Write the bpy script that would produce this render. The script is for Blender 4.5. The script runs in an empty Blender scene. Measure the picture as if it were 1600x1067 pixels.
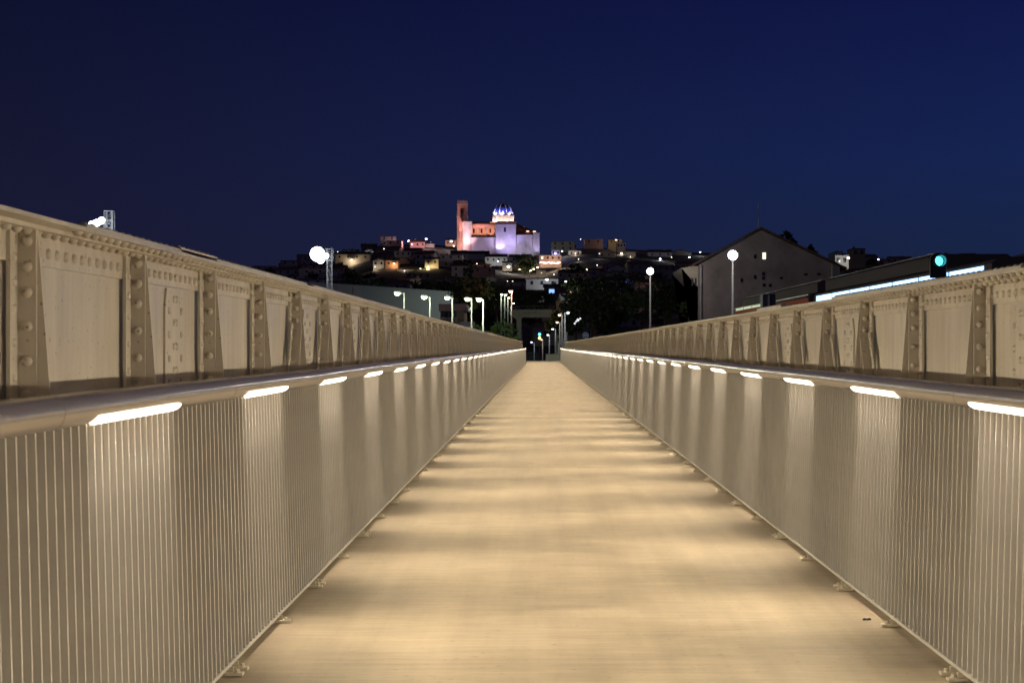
import bpy, math, random
from mathutils import Vector
R = math.radians
sc = bpy.context.scene
COL = sc.collection
rnd = random.Random(7)

# ------------------------------------------------------------------ camera
EYE = 1.35
F = 2380.0                      # focal length in pixels of a 1600 px wide picture
VX, VY = 845.0, 541.0           # where the bridge axis vanishes
cam_d = bpy.data.cameras.new("camera")
cam = bpy.data.objects.new("camera", cam_d); COL.objects.link(cam)
cam.location = (0, 0, EYE)
cam.rotation_euler = (R(90), 0, 0)
cam_d.sensor_width = 36
cam_d.lens = 36 * F / 1600
cam_d.shift_x = -(VX - 800) / 1600
cam_d.shift_y = (VY - 533.5) / 1600
cam_d.clip_start = 0.1
cam_d.clip_end = 12000
cam_d.dof.use_dof = True
cam_d.dof.focus_distance = 13.0
cam_d.dof.aperture_fstop = 11.0
sc.camera = cam

# ------------------------------------------------------------------ sky at the end of dusk
w = bpy.data.worlds.new("World"); sc.world = w; w.use_nodes = True
nt = w.node_tree; nt.nodes.clear()
out = nt.nodes.new("ShaderNodeOutputWorld"); bg = nt.nodes.new("ShaderNodeBackground")
tc = nt.nodes.new("ShaderNodeTexCoord"); sx = nt.nodes.new("ShaderNodeSeparateXYZ")
nt.links.new(tc.outputs["Generated"], sx.inputs[0])
def sky_ramp(stops):
    r = nt.nodes.new("ShaderNodeValToRGB"); e = r.color_ramp.elements
    while len(e) < len(stops): e.new(0.5)
    for i, (p, c) in enumerate(stops): e[i].position = p; e[i].color = (*c, 1)
    nt.links.new(sx.outputs["Z"], r.inputs[0]); return r
west = sky_ramp([(0.0, (0.0120, 0.0100, 0.0280)), (0.08, (0.0097, 0.0100, 0.0320)), (0.23, (0.0036, 0.0056, 0.0250)), (0.6, (0.016, 0.013, 0.019))])
east = sky_ramp([(0.0, (0.0110, 0.0190, 0.0560)), (0.06, (0.0092, 0.0180, 0.0600)), (0.12, (0.0075, 0.0170, 0.0800)), (0.23, (0.0050, 0.0080, 0.0610)), (0.6, (0.016, 0.013, 0.021))])
az = nt.nodes.new("ShaderNodeMapRange"); az.inputs[1].default_value = -0.34; az.inputs[2].default_value = 0.30
nt.links.new(sx.outputs["X"], az.inputs[0])
mxs = nt.nodes.new("ShaderNodeMix"); mxs.data_type = 'RGBA'
nt.links.new(az.outputs[0], mxs.inputs[0]); nt.links.new(west.outputs[0], mxs.inputs[6]); nt.links.new(east.outputs[0], mxs.inputs[7])
nt.links.new(mxs.outputs[2], bg.inputs[0]); nt.links.new(bg.outputs[0], out.inputs[0])
bg.inputs[1].default_value = 1.0

sc.view_settings.view_transform = 'Standard'
sc.view_settings.look = 'None'
sc.view_settings.exposure = 0
sc.view_settings.gamma = 1
sc.render.engine = 'CYCLES'
cy = sc.cycles
cy.use_denoising = True
cy.max_bounces = 6; cy.diffuse_bounces = 4; cy.glossy_bounces = 3
cy.use_light_tree = True
cy.sample_clamp_indirect = 6
cy.sample_clamp_direct = 0
cy.use_adaptive_sampling = True
cy.adaptive_threshold = 0.012

LAMP_STRENGTH = 10.0           # handrail light strips

# ------------------------------------------------------------------ materials
def mat(name, col, rough=0.6, metal=0.0, var=0.12, scale=3.0, bump=0.0, bscale=40.0, stretch=None, spec=0.5, col2=None):
    m = bpy.data.materials.new(name); m.use_nodes = True
    n = m.node_tree.nodes; l = m.node_tree.links
    b = n["Principled BSDF"]
    b.inputs["Roughness"].default_value = rough
    b.inputs["Metallic"].default_value = metal
    b.inputs["Specular IOR Level"].default_value = spec
    tc = n.new("ShaderNodeTexCoord"); mp = n.new("ShaderNodeMapping")
    l.new(tc.outputs["Object"], mp.inputs[0])
    if stretch: mp.inputs["Scale"].default_value = stretch
    no = n.new("ShaderNodeTexNoise"); no.inputs["Scale"].default_value = scale; no.inputs["Detail"].default_value = 6
    no.inputs["Roughness"].default_value = 0.6
    l.new(mp.outputs[0], no.inputs[0])
    rp = n.new("ShaderNodeValToRGB")
    c1 = [max(0, c * (1 - var)) for c in col]
    c2 = col2 if col2 else [min(1, c * (1 + var)) for c in col]
    rp.color_ramp.elements[0].position = 0.32; rp.color_ramp.elements[1].position = 0.68
    rp.color_ramp.elements[0].color = (*c1, 1); rp.color_ramp.elements[1].color = (*c2, 1)
    l.new(no.outputs[0], rp.inputs[0]); l.new(rp.outputs[0], b.inputs["Base Color"])
    if bump:
        nb = n.new("ShaderNodeTexNoise"); nb.inputs["Scale"].default_value = bscale; nb.inputs["Detail"].default_value = 4
        l.new(mp.outputs[0], nb.inputs[0])
        bp = n.new("ShaderNodeBump"); bp.inputs["Strength"].default_value = bump; bp.inputs["Distance"].default_value = 0.01
        l.new(nb.outputs[0], bp.inputs["Height"]); l.new(bp.outputs[0], b.inputs["Normal"])
    return m

def emit(name, col, s):
    m = bpy.data.materials.new(name); m.use_nodes = True
    b = m.node_tree.nodes["Principled BSDF"]
    b.inputs["Base Color"].default_value = (0.6, 0.6, 0.6, 1)
    b.inputs["Emission Color"].default_value = (*col, 1)
    b.inputs["Emission Strength"].default_value = s
    return m

def deck_mat():
    m = bpy.data.materials.new("brushed_deck"); m.use_nodes = True
    n = m.node_tree.nodes; l = m.node_tree.links; b = n["Principled BSDF"]
    tc = n.new("ShaderNodeTexCoord")
    def noise(scale, sx, sy, det=5, rough=0.6):
        mp = n.new("ShaderNodeMapping"); mp.inputs["Scale"].default_value = (sx, sy, 1)
        l.new(tc.outputs["Object"], mp.inputs[0])
        no = n.new("ShaderNodeTexNoise"); no.inputs["Scale"].default_value = scale
        no.inputs["Detail"].default_value = det; no.inputs["Roughness"].default_value = rough
        l.new(mp.outputs[0], no.inputs[0]); return no.outputs[0]
    fine = noise(60, 0.10, 1.6, 6, 0.7)      # broom lines across the walk
    mid = noise(5, 0.25, 1.0)
    big = noise(0.9, 1.0, 0.6)
    wear = noise(2.2, 2.2, 0.12)             # scuffs along the walking line
    def mix(a, bb, f):
        mx = n.new("ShaderNodeMix"); mx.data_type = 'FLOAT'; mx.inputs[0].default_value = f
        l.new(a, mx.inputs[2]); l.new(bb, mx.inputs[3]); return mx.outputs[0]
    fine2 = noise(20, 0.10, 1.0, 5, 0.65)     # brush marks a hand's width apart
    v = mix(mix(mix(mix(fine, fine2, 0.6), mid, 0.38), big, 0.28), wear, 0.2)
    rp = n.new("ShaderNodeValToRGB"); e = rp.color_ramp.elements
    e[0].position = 0.425; e[0].color = (0.200, 0.168, 0.120, 1)
    e[1].position = 0.575; e[1].color = (0.355, 0.296, 0.218, 1)
    l.new(v, rp.inputs[0])
    sp = noise(26, 1, 1, 3, 0.5); grit = n.new("ShaderNodeValToRGB"); g_ = grit.color_ramp.elements
    g_[0].position = 0.30; g_[0].color = (0.55, 0.52, 0.48, 1); g_[1].position = 0.36; g_[1].color = (1, 1, 1, 1)
    l.new(sp, grit.inputs[0])
    mg = n.new("ShaderNodeMix"); mg.data_type = 'RGBA'; mg.blend_type = 'MULTIPLY'; mg.inputs[0].default_value = 0.6
    l.new(rp.outputs[0], mg.inputs[6]); l.new(grit.outputs[0], mg.inputs[7]); l.new(mg.outputs[2], b.inputs["Base Color"])
    rr = n.new("ShaderNodeMapRange"); rr.inputs[3].default_value = 0.30; rr.inputs[4].default_value = 0.62
    l.new(mid, rr.inputs[0]); l.new(rr.outputs[0], b.inputs["Roughness"])
    bp = n.new("ShaderNodeBump"); bp.inputs["Strength"].default_value = 0.35; bp.inputs["Distance"].default_value = 0.004
    l.new(fine, bp.inputs["Height"]); l.new(bp.outputs[0], b.inputs["Normal"])
    return m

def paint_mat():                             # old beige bridge paint, streaked and stained
    m = bpy.data.materials.new("bridge_paint"); m.use_nodes = True
    n = m.node_tree.nodes; l = m.node_tree.links; b = n["Principled BSDF"]
    tc = n.new("ShaderNodeTexCoord")
    def noise(scale, s, det=5):
        mp = n.new("ShaderNodeMapping"); mp.inputs["Scale"].default_value = s
        l.new(tc.outputs["Object"], mp.inputs[0])
        no = n.new("ShaderNodeTexNoise"); no.inputs["Scale"].default_value = scale; no.inputs["Detail"].default_value = det
        l.new(mp.outputs[0], no.inputs[0]); return no.outputs[0]
    streak = noise(14, (1, 1, 0.12)); cloud = noise(1.6, (1, 1, 1)); spots = noise(45, (1, 1, 1), 8)
    mx = n.new("ShaderNodeMix"); mx.data_type = 'FLOAT'; mx.inputs[0].default_value = 0.45
    l.new(cloud, mx.inputs[2]); l.new(streak, mx.inputs[3])
    rp = n.new("ShaderNodeValToRGB"); e = rp.color_ramp.elements
    e[0].position = 0.34; e[0].color = (0.36, 0.32, 0.27, 1)
    e[1].position = 0.66; e[1].color = (0.55, 0.505, 0.43, 1)
    l.new(mx.outputs[0], rp.inputs[0])
    r2 = n.new("ShaderNodeValToRGB"); e = r2.color_ramp.elements
    e[0].position = 0.64; e[0].color = (0, 0, 0, 1); e[1].position = 0.71; e[1].color = (1, 1, 1, 1)
    l.new(spots, r2.inputs[0])
    m2 = n.new("ShaderNodeMix"); m2.data_type = 'RGBA'
    l.new(r2.outputs[0], m2.inputs[0]); l.new(rp.outputs[0], m2.inputs[6]); m2.inputs[7].default_value = (0.24, 0.15, 0.09, 1)
    l.new(m2.outputs[2], b.inputs["Base Color"])
    rr = n.new("ShaderNodeMapRange"); rr.inputs[3].default_value = 0.32; rr.inputs[4].default_value = 0.55
    l.new(cloud, rr.inputs[0]); l.new(rr.outputs[0], b.inputs["Roughness"])
    bp = n.new("ShaderNodeBump"); bp.inputs["Strength"].default_value = 0.12; bp.inputs["Distance"].default_value = 0.01
    l.new(cloud, bp.inputs["Height"]); l.new(bp.outputs[0], b.inputs["Normal"])
    return m

def window_mat():
    return mat("window_glass", (0.02, 0.02, 0.025), 0.15, 0, 0.3, 1.0)

M = {}
M['deck'] = deck_mat()
M['paint'] = paint_mat()
M['bar'] = mat("railing_paint", (0.47, 0.455, 0.43), 0.34, 0.25, 0.07, 6, 0.05, 60)
M['tube'] = mat("brushed_steel", (0.42, 0.38, 0.35), 0.20, 0.62, 0.10, 8, 0.04, 90, (1, 0.15, 1))
M['strip'] = emit("warm_led", (1.0, 0.80, 0.56), LAMP_STRENGTH)
M['clamp'] = mat("clamp_metal", (0.55, 0.50, 0.40), 0.4, 0.3, 0.1, 20)
M['concrete'] = mat("concrete", (0.33, 0.32, 0.29), 0.85, 0, 0.2, 0.6, 0.2, 4)
M['dark'] = mat("dark_metal", (0.05, 0.05, 0.055), 0.5, 0.3, 0.2, 5)
M['grey'] = mat("grey_metal", (0.42, 0.43, 0.44), 0.45, 0.35, 0.12, 3)
M['galv'] = mat("galvanised_steel", (0.55, 0.56, 0.57), 0.45, 0.4, 0.15, 6)
M['soil'] = mat("dry_soil", (0.07, 0.06, 0.045), 0.95, 0, 0.4, 0.08, 0.4, 1.5)
M['hillsoil'] = mat("scrub_soil", (0.055, 0.05, 0.04), 0.95, 0, 0.5, 0.05, 0.5, 0.6)
M['leaf'] = mat("dark_leaves", (0.05, 0.075, 0.03), 0.7, 0, 0.45, 1.2, col2=(0.085, 0.12, 0.04))
M['leafg'] = mat("green_leaves", (0.07, 0.12, 0.03), 0.7, 0, 0.4, 1.2, col2=(0.12, 0.19, 0.05))
M['bark'] = mat("bark", (0.10, 0.075, 0.05), 0.9, 0, 0.3, 4)
M['glass'] = window_mat()
M['white'] = mat("white_wall", (0.60, 0.57, 0.52), 0.85, 0, 0.12, 0.5, 0.1, 2)
M['cream'] = mat("cream_wall", (0.50, 0.44, 0.34), 0.85, 0, 0.15, 0.5, 0.1, 2)
M['pink'] = mat("pink_wall", (0.48, 0.30, 0.26), 0.85, 0, 0.15, 0.5, 0.1, 2)
M['ochre'] = mat("ochre_wall", (0.36, 0.27, 0.18), 0.85, 0, 0.15, 0.5, 0.1, 2)
M['roof'] = mat("clay_tiles", (0.20, 0.09, 0.055), 0.85, 0, 0.3, 0.8, 0.3, 6)
M['roofd'] = mat("old_tiles", (0.10, 0.065, 0.05), 0.9, 0, 0.3, 0.8, 0.3, 6)
M['shed'] = mat("shed_cladding", (0.26, 0.27, 0.34), 0.6, 0.1, 0.08, 0.2, 0.1, 1.0)
M['render'] = mat("brown_render", (0.28, 0.235, 0.22), 0.9, 0, 0.30, 0.35, 0.15, 1.5)
M['stone'] = mat("church_stone", (0.50, 0.46, 0.42), 0.85, 0, 0.14, 0.35, 0.2, 1.2)
M['brick'] = mat("church_brick", (0.48, 0.30, 0.22), 0.85, 0, 0.16, 0.6, 0.2, 1.6)
M['dome'] = mat("glazed_blue_tiles", (0.03, 0.05, 0.22), 0.22, 0, 0.25, 3)
M['bluesign'] = mat("blue_sign_paint", (0.03, 0.10, 0.40), 0.4, 0, 0.05, 1)
M['whitep'] = mat("white_paint", (0.75, 0.75, 0.75), 0.4, 0, 0.04, 2)
M['tram'] = mat("tram_paint", (0.09, 0.085, 0.095), 0.75, 0.0, 0.06, 0.5, spec=0.15)
M['tramred'] = mat("tram_red_paint", (0.42, 0.08, 0.03), 0.7, 0.0, 0.06, 0.5, spec=0.2)
M['cool'] = emit("cool_lamp", (0.85, 0.93, 1.0), 9)
M['coolsoft'] = emit("cool_lamp_low", (0.85, 0.93, 1.0), 5)
M['green_white'] = emit("pale_green_lamp", (0.86, 1.0, 0.62), 5)
M['warm'] = emit("warm_lamp", (1.0, 0.72, 0.42), 5)
M['orange'] = emit("orange_lamp", (1.0, 0.38, 0.12), 6)
M['pinkl'] = emit("salmon_lamp", (1.0, 0.42, 0.26), 6)
M['teal'] = emit("teal_signal", (0.08, 0.85, 0.95), 3.5)
M['bluewin'] = emit("blue_window", (0.25, 0.45, 1.0), 1.6)
M['litwin'] = emit("lit_window", (0.95, 1.0, 0.75), 1.6)
M['tramwin'] = emit("tram_lit_window", (0.28, 0.55, 1.0), 3.2)
M['tailwin'] = emit("pale_green_window", (0.8, 1.0, 0.6), 0.5)
M['postl'] = mat("lamp_post_paint", (0.40, 0.40, 0.40), 0.5, 0.1, 0.05, 2)

# ------------------------------------------------------------------ mesh building
class MB:
    def __init__(s): s.v = []; s.f = []; s.sm = []
    def add(s, vs, fs, smooth=False):
        b = len(s.v); s.v += [tuple(p) for p in vs]
        s.f += [tuple(i + b for i in f) for f in fs]; s.sm += [smooth] * len(fs); return s
    def box(s, x0, x1, y0, y1, z0, z1):
        return s.hexa([(x0,y0,z0),(x1,y0,z0),(x1,y1,z0),(x0,y1,z0),(x0,y0,z1),(x1,y0,z1),(x1,y1,z1),(x0,y1,z1)])
    def hexa(s, p):
        a = Vector(p[1]) - Vector(p[0]); b = Vector(p[3]) - Vector(p[0]); c = Vector(p[4]) - Vector(p[0])
        fs = [(0,3,2,1),(4,5,6,7),(0,1,5,4),(1,2,6,5),(2,3,7,6),(3,0,4,7)]
        if a.cross(b).dot(c) < 0: fs = [f[::-1] for f in fs]
        return s.add(p, fs)
    def tube(s, p0, p1, r0, r1=None, n=12, smooth=True, caps=True):
        if r1 is None: r1 = r0
        p0 = Vector(p0); p1 = Vector(p1); d = (p1 - p0).normalized()
        a = Vector((0,0,1)) if abs(d.z) < 0.9 else Vector((1,0,0))
        u = d.cross(a).normalized(); v = d.cross(u)
        vs = []
        for p, r in ((p0, r0), (p1, r1)):
            for i in range(n):
                t = 2 * math.pi * i / n
                vs.append(p + (u * math.cos(t) + v * math.sin(t)) * r)
        s.add(vs, [(i, i + n, (i + 1) % n + n, (i + 1) % n) for i in range(n)], smooth)
        if caps: s.add(vs, [tuple(range(n)), tuple(range(2*n-1, n-1, -1))])
        return s
    def dome(s, c, ax, r, h=0.7, n=8):       # rivet head: centre, outward axis
        c = Vector(c); ax = Vector(ax).normalized()
        a = Vector((0,0,1)) if abs(ax.z) < 0.9 else Vector((1,0,0))
        u = ax.cross(a).normalized(); v = ax.cross(u)
        vs = []
        for k in range(3):
            t = k * math.pi / 6
            for i in range(n):
                q = 2 * math.pi * i / n
                vs.append(c + (u * math.cos(q) + v * math.sin(q)) * r * math.cos(t) + ax * r * h * math.sin(t))
        vs.append(c + ax * r * h)
        fs = []
        for k in range(2):
            for i in range(n): fs.append((k*n+i, k*n+(i+1)%n, (k+1)*n+(i+1)%n, (k+1)*n+i))
        for i in range(n): fs.append((2*n+i, 2*n+(i+1)%n, 3*n))
        return s.add(vs, fs, True)
    def lathe(s, c, prof, n=24, smooth=True):
        vs = []; m = len(prof)
        for (r, z) in prof:
            for i in range(n):
                t = 2*math.pi*i/n; vs.append((c[0] + r*math.cos(t), c[1] + r*math.sin(t), c[2] + z))
        fs = [(k*n+i, k*n+(i+1)%n, (k+1)*n+(i+1)%n, (k+1)*n+i) for k in range(m-1) for i in range(n)]
        s.add(vs, fs, smooth)
        s.add(vs[-n:], [tuple(range(n))]); s.add(vs[:n], [tuple(range(n-1,-1,-1))])
        return s
    def prism(s, pts, y0, y1):               # polygon in x,z pulled along y
        n = len(pts); vs = [(x, y0, z) for x, z in pts] + [(x, y1, z) for x, z in pts]
        a = sum(pts[i][0]*pts[(i+1)%n][1] - pts[(i+1)%n][0]*pts[i][1] for i in range(n))
        fs = [tuple(range(n)), tuple(range(2*n-1, n-1, -1))] + [(i, i+n, (i+1)%n+n, (i+1)%n) for i in range(n)]
        if a < 0: fs = [f[::-1] for f in fs]
        return s.add(vs, fs)
    def mesh(s, name, m):
        me = bpy.data.meshes.new(name); me.from_pydata(s.v, [], s.f)
        me.polygons.foreach_set("use_smooth", s.sm); me.materials.append(m); me.update()
        return me
    def build(s, name, m, parent=None):
        o = bpy.data.objects.new(name, s.mesh(name, m)); COL.objects.link(o)
        if parent: o.parent = parent
        return o

def tag(o, label=None, cat=None, group=None, kind=None):
    if label: o["label"] = label
    if cat: o["category"] = cat
    if group: o["group"] = group
    if kind: o["kind"] = kind
    return o
def thing(name, label, cat, loc=(0,0,0), rz=0, group=None):
    o = bpy.data.objects.new(name, None); COL.objects.link(o); o.empty_display_size = 0.3
    o.location = loc; o.rotation_euler = (0, 0, rz)
    return tag(o, label, cat, group)
def share(me, name, parent=None, loc=(0,0,0), rot=(0,0,0), scl=(1,1,1)):
    o = bpy.data.objects.new(name, me); COL.objects.link(o)
    if parent: o.parent = parent
    o.location = loc; o.rotation_euler = rot; o.scale = scl
    return o
def copy_tree(o, parent=None):
    c = o.copy(); COL.objects.link(c)
    if parent: c.parent = parent
    for ch in list(o.children): copy_tree(ch, c)
    return c
def lamp(parent, name, kind, loc, col, power, size=0.2, aim=None, angle=80, blend=0.6):
    d = bpy.data.lights.new(name, kind); d.color = col; d.energy = power
    if kind != 'AREA': d.shadow_soft_size = size
    else: d.size = size
    o = bpy.data.objects.new(name, d); COL.objects.link(o); o.parent = parent; o.location = loc
    if kind == 'SPOT': d.spot_size = R(angle); d.spot_blend = blend
    if aim is not None:
        o.rotation_euler = (Vector(aim) - Vector(loc)).to_track_quat('-Z', 'Y').to_euler()
    return o
def at(px, py, D):                           # the point D metres down the axis seen in that direction
    return ((px - VX) / F * D, D, EYE + (VY - py) / F * D)

# ------------------------------------------------------------------ ground and hill
CR = [(-900,560),(0,520),(300,470),(380,434),(450,420),(500,405),(545,398),(580,386),(600,380),(690,380),(712,387),(770,395),(843,402),(880,388),(930,385),(985,388),(1075,394),(1200,400),(1350,405),(1480,410),(1600,414),(2100,450),(2800,520)]
def crest(u):
    for (a, ya), (b, yb) in zip(CR, CR[1:]):
        if a <= u <= b: return ya + (yb - ya) * (u - a) / (b - a)
    return 560
def terrain(x, D):
    u = VX + F * x / D
    c = crest(u)
    if D > 930:
        zc = EYE + (541 - c) / F * 930
        return zc * max(0, 1 - ((D - 930) / 400.0) ** 2)
    if D < 300: return -3.2 if D > 150 else -3.2
    t = (D - 300) / 630
    y = 541 + 4.55 * F / D * (1 - t) ** 2
    y2 = y + (c - 541) * (t ** 0.85)
    return EYE + (541 - y2) / F * D + 0.9 * math.sin(x * 0.05 + D * 0.03)
def terr_y(u, py):                           # distance at which the hillside is seen at that height
    best = 880
    for D in range(340, 925, 5):
        x = (u - VX) / F * D
        if EYE + (VY - py) / F * D < terrain(x, D): best = D; break
    return best

g = MB(); g.add([(-5000,-300,-5.5),(5000,-300,-5.5),(5000,9000,-5.5),(-5000,9000,-5.5)], [(0,1,2,3)])
tag(g.build("ground", M['soil']), kind="structure")
g = MB(); U = list(range(-900, 2801, 25)); DD = [138,150,200,250,299,301] + list(range(320, 1340, 20))
vs = [((u - VX) / F * D, D, terrain((u - VX) / F * D, D)) for D in DD for u in U]
nu = len(U)
g.add(vs, [(r*nu+i, r*nu+i+1, (r+1)*nu+i+1, (r+1)*nu+i) for r in range(len(DD)-1) for i in range(nu-1)], True)
tag(g.build("hill", M['hillsoil']), kind="structure")

# ------------------------------------------------------------------ bridge deck
Y0, Y1 = -9.0, 131.5
FL, FR = -1.27, 1.69                          # feet of the two railings
d = MB(); y = Y0; step = 11.74
joints = []
yy = 17.0 - step * 5
while yy < 141: joints.append(yy); yy += step
e = [Y0] + [j for j in joints if j > Y0 + 1] + [141.0]
for a, b in zip(e, e[1:]):
    d.box(FL - 0.12, FR + 0.12, a + 0.013, b - 0.013, -0.16, 0.0)
dk = d.build("bridge_deck", M['deck']); tag(dk, kind="structure")
d = MB().box(FL - 0.10, FR + 0.10, Y0, 141, -0.5, -0.165)
for i in range(110):
    yb = Y0 + 0.4 + i * 1.28
    d.box(-1.60, 2.11, yb, yb + 0.12, -0.75, -0.505)
tag(d.build("bridge_floor_beams", M['paint']), kind="structure")
tag(MB().box(-4.5, 5, 141.02, 146, -5.5, -0.02).build("path_landing", M['concrete']), kind="structure")

# ------------------------------------------------------------------ railings with light strips
PITCH = 2.27
def strip_mesh():
    s = MB()
    L = 0.50; n = 4
    for i in range(n):                        # curved diffuser, proud of the tube, facing inward and down
        a0 = R(-78 + i * 50 / n); a1 = R(-78 + (i + 1) * 50 / n)
        e0 = 0.012 if i in (0, n - 1) else 0.0
        r = 0.0505
        s.add([(math.cos(a0)*r, -L+(e0 if i==0 else 0), math.sin(a0)*r), (math.cos(a0)*r, L-(e0 if i==0 else 0), math.sin(a0)*r),
               (math.cos(a1)*r, L-(e0 if i else 0), math.sin(a1)*r), (math.cos(a1)*r, -L+(e0 if i else 0), math.sin(a1)*r)], [(0,3,2,1)])
    return s.mesh("light_strip", M['strip'])
SM = strip_mesh()
def baluster(sgn, foot, topx, topz, y):       # flat bar set across the rail, leaning outward
    f = foot; out = sgn
    t = 0.0047
    p = []
    for yy in (y - t, y + t): pass
    a0, a1 = f, f + out * 0.040
    b0, b1 = topx, topx + out * 0.040
    return [(a0,y-t,0.055),(a1,y-t,0.055),(a1,y+t,0.055),(a0,y+t,0.055),(b0,y-t,topz),(b1,y-t,topz),(b1,y+t,topz),(b0,y+t,topz)]

STRIP_LIGHT = bpy.data.lights.new("strip_optics", 'AREA'); STRIP_LIGHT.shape = 'RECTANGLE'
STRIP_LIGHT.size = 0.02; STRIP_LIGHT.size_y = 0.96; STRIP_LIGHT.energy = 30.0; STRIP_LIGHT.color = (1.0, 0.835, 0.585); STRIP_LIGHT.spread = R(122)
STRIP_LIGHT.use_nodes = True                 # louvred optic: little light leaves along the rail
n_ = STRIP_LIGHT.node_tree.nodes; l_ = STRIP_LIGHT.node_tree.links
em_ = [q for q in n_ if q.type == 'EMISSION'][0]
ge_ = n_.new("ShaderNodeNewGeometry"); sp_ = n_.new("ShaderNodeSeparateXYZ"); l_.new(ge_.outputs["Incoming"], sp_.inputs[0])
def mth(op, a, b=None):
    q = n_.new("ShaderNodeMath"); q.operation = op
    for i, v in enumerate((a, b)):
        if v is None: continue
        if isinstance(v, (int, float)): q.inputs[i].default_value = v
        else: l_.new(v, q.inputs[i])
    return q.outputs[0]
l_.new(mth('MULTIPLY', mth('POWER', mth('SUBTRACT', 1.0, mth('ABSOLUTE', sp_.outputs[1])), 0.10), 1.19), em_.inputs["Strength"])
DOWN_LIGHT = STRIP_LIGHT.copy(); DOWN_LIGHT.energy = 1.35; DOWN_LIGHT.spread = R(38); DOWN_LIGHT.color = (1.0, 0.84, 0.63)
def railing(sgn, foot, hz, phase, pairs, lab):
    t = thing("railing", lab, "railing", (foot, 0, 0))
    cx = foot + sgn * 0.034                   # tube centre
    topx = foot + sgn * 0.030; topz = hz - 0.02
    h = MB()
    yj = Y0
    js = [Y0]; q = pairs
    while q > Y0 + PITCH: q -= PITCH
    while q < Y1:
        if q > Y0: js.append(q)
        q += PITCH
    js.append(Y1)
    for i, (a, b) in enumerate(zip(js, js[1:])):   # tube in welded lengths
        wob = lambda k: 0.0018 * math.sin(k * 1.7 + sgn)
        wz = lambda k: 0.0022 * math.sin(k * 2.3 + 1.1 * sgn)
        h.tube((cx + wob(i), a, hz + wz(i)), (cx + wob(i+1), b, hz + wz(i+1)), 0.047, n=36, caps=(i == 0 or b == Y1))
        if i: h.tube((cx + wob(i), a - 0.002, hz + wz(i)), (cx + wob(i), a + 0.002, hz + wz(i)), 0.0478, n=36)
    o = h.build("handrail", M['tube'], t); o.location = (-foot, 0, 0)
    # bottom flat
    o = MB().box(foot - (0.0 if sgn > 0 else 0.044), foot + (0.044 if sgn > 0 else 0.0), Y0, Y1, 0.040, 0.0545).build("lower_rail", M['bar'], t); o.location = (-foot, 0, 0)
    bars = []
    pb = PITCH / 31
    y = Y0 + 0.03
    while y < Y1 - 0.02: bars.append(y); y += pb
    vis = [y for y in bars if y > 3.3][:100]
    bm = MB().hexa([(p[0] - foot, p[1], p[2]) for p in baluster(sgn, foot, topx, topz, 0.0)]).mesh("baluster", M['bar'])
    for y in vis: share(bm, "baluster", t, (0, y, 0))
    rest = MB()
    vs_ = set(vis)
    for y in bars:
        if y not in vs_: rest.hexa([(p[0] - foot, p[1], p[2]) for p in baluster(sgn, foot, topx, topz, y)])
    tag(rest.build("balusters", M['bar'], t), kind="stuff")
    # light strips
    y = phase
    while y > -6: y -= PITCH
    while y < Y1 - 0.6:
        so = share(SM, "light_strip", t, (cx - foot, y, hz), (0, 0, 0 if sgn < 0 else math.pi))
        lo = bpy.data.objects.new("strip_optics", STRIP_LIGHT); COL.objects.link(lo); lo.parent = so
        lo.location = (0.056 * math.cos(R(-54)), 0, 0.056 * math.sin(R(-54))); lo.rotation_euler = (0, R(-58), 0)
        lo = bpy.data.objects.new("strip_optics", DOWN_LIGHT); COL.objects.link(lo); lo.parent = so
        lo.location = (0.058 * math.cos(R(-66)), 0, 0.058 * math.sin(R(-66))); lo.rotation_euler = (0, R(1.5), 0)
        y += PITCH
    # clamps fixed to the deck: a pair at each joint, a single one between
    c = MB().box(-0.050, 0.030, -0.022, 0.022, 0.0035, 0.016)
    c.box(-0.010, 0.018, -0.005, 0.005, 0.016, 0.038)
    c.tube((-0.026, 0, 0.016), (-0.026, 0, 0.030), 0.009, n=6, smooth=False)
    cm = c.mesh("base_clamp", M['clamp'])
    ys = []
    q = pairs
    while q > 2.0: q -= PITCH
    while q < Y1 - 0.1:
        ys += [q - 0.055, q + 0.055, q + PITCH / 2]; q += PITCH
    ys = [y for y in ys if y < Y1]
    for y in ys[:99]: share(cm, "base_clamp", t, (0, y, 0), (0, 0, 0 if sgn > 0 else math.pi))
    c2 = MB()
    for y in ys[99:]: c2.box(-0.05*sgn - 0.02, -0.05*sgn + 0.06, y - 0.022, y + 0.022, 0.0035, 0.016)
    if ys[99:]: tag(c2.build("base_clamps", M['clamp'], t), kind="stuff")
    return t
railing(-1, FL, 1.173, 4.85, 6.30, "beige railing of thin flat bars with lit steel handrail, left edge of the walkway")
railing(1, FR, 1.153, 5.50, 6.20, "beige railing of thin flat bars with lit steel handrail, right edge of the walkway")

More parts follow.
